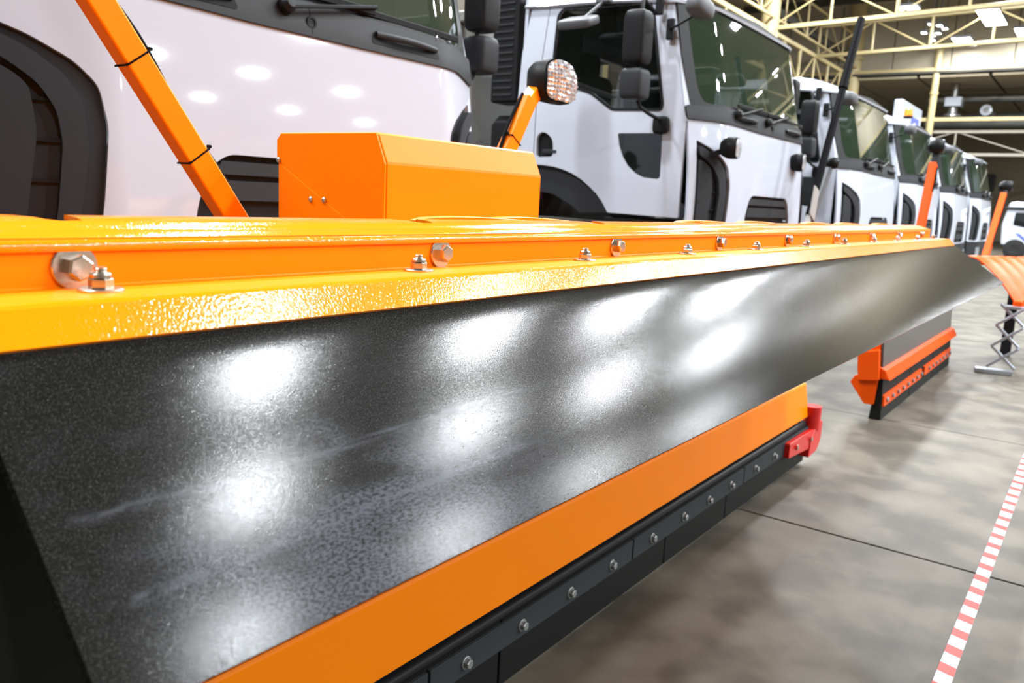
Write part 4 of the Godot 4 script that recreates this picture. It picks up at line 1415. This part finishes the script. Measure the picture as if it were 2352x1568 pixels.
# ---------------------------------------------------------------- the rest
func small_things() -> void:
	# black marker pole with a grey bracket
	var z := -2.1
	var a := Vector3(7.02, 1.15, z)
	var e := Vector3(7.985, 3.035, z)
	var t := thing("marker_pole", "long black flexible pole leaning right, held in a grey bracket", "pole", Vector3(a.x, 0.0, z))
	var o := -t.position
	var d := (e - a).normalized()
	var b := MB.new()
	b.tube([a + d * 0.15, a + d * 0.9, a + d * 1.42 + Vector3(0.004, 0, 0)], 0.032, 12)
	b.tube([a + d * 1.42, a + d * 1.9, e], 0.036, 12)
	b.tube([a + d * 1.40, a + d * 1.46], 0.042, 12)
	part("pole_sleeve", b, M.cable, t, o)
	b = MB.new()
	b.bar(a - d * 0.1, a + d * 0.34, 0.05, 0.04, Vector3(0, 0, 1))
	b.prism(T(Vector3.RIGHT, Vector3.UP, Vector3.BACK, Vector3(0, 0, z + 0.02)), soft(V2([7.02, 1.30, 7.16, 1.24, 7.20, 1.50, 7.07, 1.54]), 0.01), 0.012, 0.002)
	b.bar(Vector3(7.0, 0.0, z), Vector3(7.0, 1.2, z), 0.08, 0.06, Vector3.RIGHT)
	part("pole_bracket", b, M.bracket, t, o)
	# grey lamp arm beside it
	var ga := thing("lamp_stand", "short grey stand with a small round lamp, right beside the leaning black pole", "lamp stand", Vector3(7.22, 0.0, -2.12))
	b = MB.new()
	b.bar(Vector3(0, 0.0, 0), Vector3(0.0, 1.3, 0), 0.07, 0.05, Vector3.RIGHT)
	b.bar(Vector3(0, 1.25, 0), Vector3(0.30, 1.70, 0.02), 0.055, 0.05, Vector3(0, 0, 1))
	part("arm_tube", b, M.grey, ga)
	lamp_head(ga, Vector3(0.36, 1.75, 0.05), 40.0, 0.62)

	# red and white tape on the floor
	b = MB.new()
	var t0 := Vector3(1.2, 0.0015, -0.218)
	b.bar(Vector3(1.2, 0.0015, -0.216), Vector3(30, 0.0015, -0.232), 0.046, 0.002, Vector3.UP, 0.0)
	var tp := solo("hazard_tape", b, M.tapewhite, "red and white striped barrier tape stuck along the floor", "tape")
	b = MB.new()
	for k in 220:
		var x := 1.25 + k * 0.1305
		var zc := -0.216 - 0.016 * (x - 1.2) / 28.8
		b.fquad(Vector3(x, 0.0030, zc + 0.023), Vector3(x + 0.058, 0.0030, zc + 0.023), Vector3(x + 0.072, 0.0030, zc - 0.023), Vector3(x + 0.014, 0.0030, zc - 0.023), Vector3.UP)
	tag(part("stripe_print", b, M.tapered, tp), "", "", "", "stuff")

	# sign box above the truck roofs
	var sg := thing("sign_box", "white box sign with a blue square emblem, standing on a truck roof", "sign", Vector3(18.25, 2.90, -3.68))
	b = MB.new()
	b.bx(Vector3(0, 0.31, 0), Vector3(1.9, 0.62, 0.16), 0.02)
	part("sign_case", b, M.white, sg)
	b = MB.new()
	b.bx(Vector3(0.30, 0.22, 0.083), Vector3(0.70, 0.34, 0.012), 0.003)
	var em := part("emblem", b, M.blue, sg)
	b = MB.new()
	for k in 2:
		var pts := []
		for i in 13:
			var s := i / 12.0
			pts.append(Vector3(0.10 + 0.42 * s, 0.08 + 0.20 * sin(PI * (0.25 + 0.6 * s)) - k * 0.07, 0.09))
		b.tube(pts, 0.012, 6)
	part("emblem_swirl", b, M.tapewhite, em)

	# white extractor unit and nozzle in the far bay
	var u := thing("extractor_unit", "white boxy extractor hood with a round neck hanging in the far bay", "extractor", Vector3(44, 6.0, -6.95))
	b = MB.new()
	b.bx(Vector3(0, 0.70, 0), Vector3(0.7, 0.42, 0.72), 0.03)
	part("hood_case", b, M.white, u)
	b = MB.new()
	b.lathe(Transform3D.IDENTITY, [Vector2(0.40, 0.05), Vector2(0.38, 0.12), Vector2(0.22, 0.20), Vector2(0.20, 0.50)], 18)
	part("inlet_cone", b, M.galv, u)
	b = MB.new()
	b.tube([Vector3(0, 0.9, 0), Vector3(0, 1.55, 0)], 0.16, 14)
	part("neck_pipe", b, M.galv, u)
	var na := Vector3(44.6, 6.38, -5.65)
	b = MB.new()
	b.tube([Vector3(0, 0, 0), Vector3(0.5, -0.1, 0.1), Vector3(0.95, -0.22, 0.22)], 0.2, 16)
	part("nozzle_pipe", b, M.galv, main_duct, na)
	b = MB.new()
	b.lathe(Transform3D(Basis(Vector3(0, 0, 1), PI / 2), Vector3(0.02, 0, 0)), [Vector2(0.2, 0), Vector2(0.25, 0.02), Vector2(0.25, 0.07), Vector2(0.13, 0.08), Vector2(0.1, 0.02)], 20)
	part("nozzle_ring", b, M.white, main_duct, na)

	# loudspeakers / dark fittings on the far wall
	for k in 2:
		var lp := thing("wall_speaker", "dark boxy speaker on the brown end wall, nearer the silver duct" if k == 0 else "second dark speaker at the right edge of the brown end wall", "speaker", Vector3(62, 3.75, -7.3 + k * 3.9))
		b = MB.new()
		b.bx(Vector3.ZERO, Vector3(0.7, 1.1, 1.1), 0.08)
		part("cabinet", b, M.dark, lp)
		b = MB.new()
		b.bx(Vector3(1.0, 0.2, 0), Vector3(1.9, 0.2, 0.2), 0.02)
		part("wall_mount", b, M.dark, lp)

	# small white truck parked crosswise at the far right
	var ft := thing("light_truck", "small white truck standing crosswise at the far right end", "truck", Vector3(34, 0, -2.0))
	b = MB.new()
	b.prism(T(Vector3(0, 0, 1), Vector3.UP, Vector3(1, 0, 0), Vector3(0, 0, 0)), soft(V2([-1.25, 0.5, -1.30, 1.2, -1.15, 1.98, -1.0, 2.03, 1.6, 2.03, 1.7, 1.9, 1.7, 0.5]), 0.08), 1.9, 0.05)
	part("cab", b, M.white, ft)
	b = MB.new()
	b.prism(T(Vector3(0, 0, 1), Vector3.UP, Vector3(1, 0, 0), Vector3(-0.012, 0, 0)), soft(V2([-0.95, 1.22, -0.92, 1.66, 0.25, 1.68, 0.25, 1.02, 0.15, 1.0]), 0.05), 0.03, 0.006)
	part("side_window", b, M.tint, ft)
	b = MB.new()
	b.prism(T(Vector3(0, 0, 1), Vector3.UP, Vector3(1, 0, 0), Vector3(-0.006, 0, 0)), V2([-0.85, 0.92, -0.72, 0.92, -0.2, 0.52, -0.34, 0.52]), 0.012, 0.002)
	part("body_stripe", b, M.blue, ft)
	b = MB.new()
	b.bx(Vector3(0.9, 1.80, -0.1), Vector3(2.0, 0.08, 2.3), 0.02)
	part("roof_band", b, M.plastic, ft)
	for zz in [-0.8, 1.3]:
		b = MB.new()
		b.lathe(T(Vector3(0, 0, 1), Vector3(-1, 0, 0), Vector3(0, 1, 0), Vector3(0.2, 0.36, zz)), [Vector2(0, 0.0), Vector2(0.34, 0.0), Vector2(0.36, 0.03), Vector2(0.36, 0.2), Vector2(0.2, 0.22), Vector2(0, 0.2)], 24)
		part("wheel", b, M.tyre, ft)
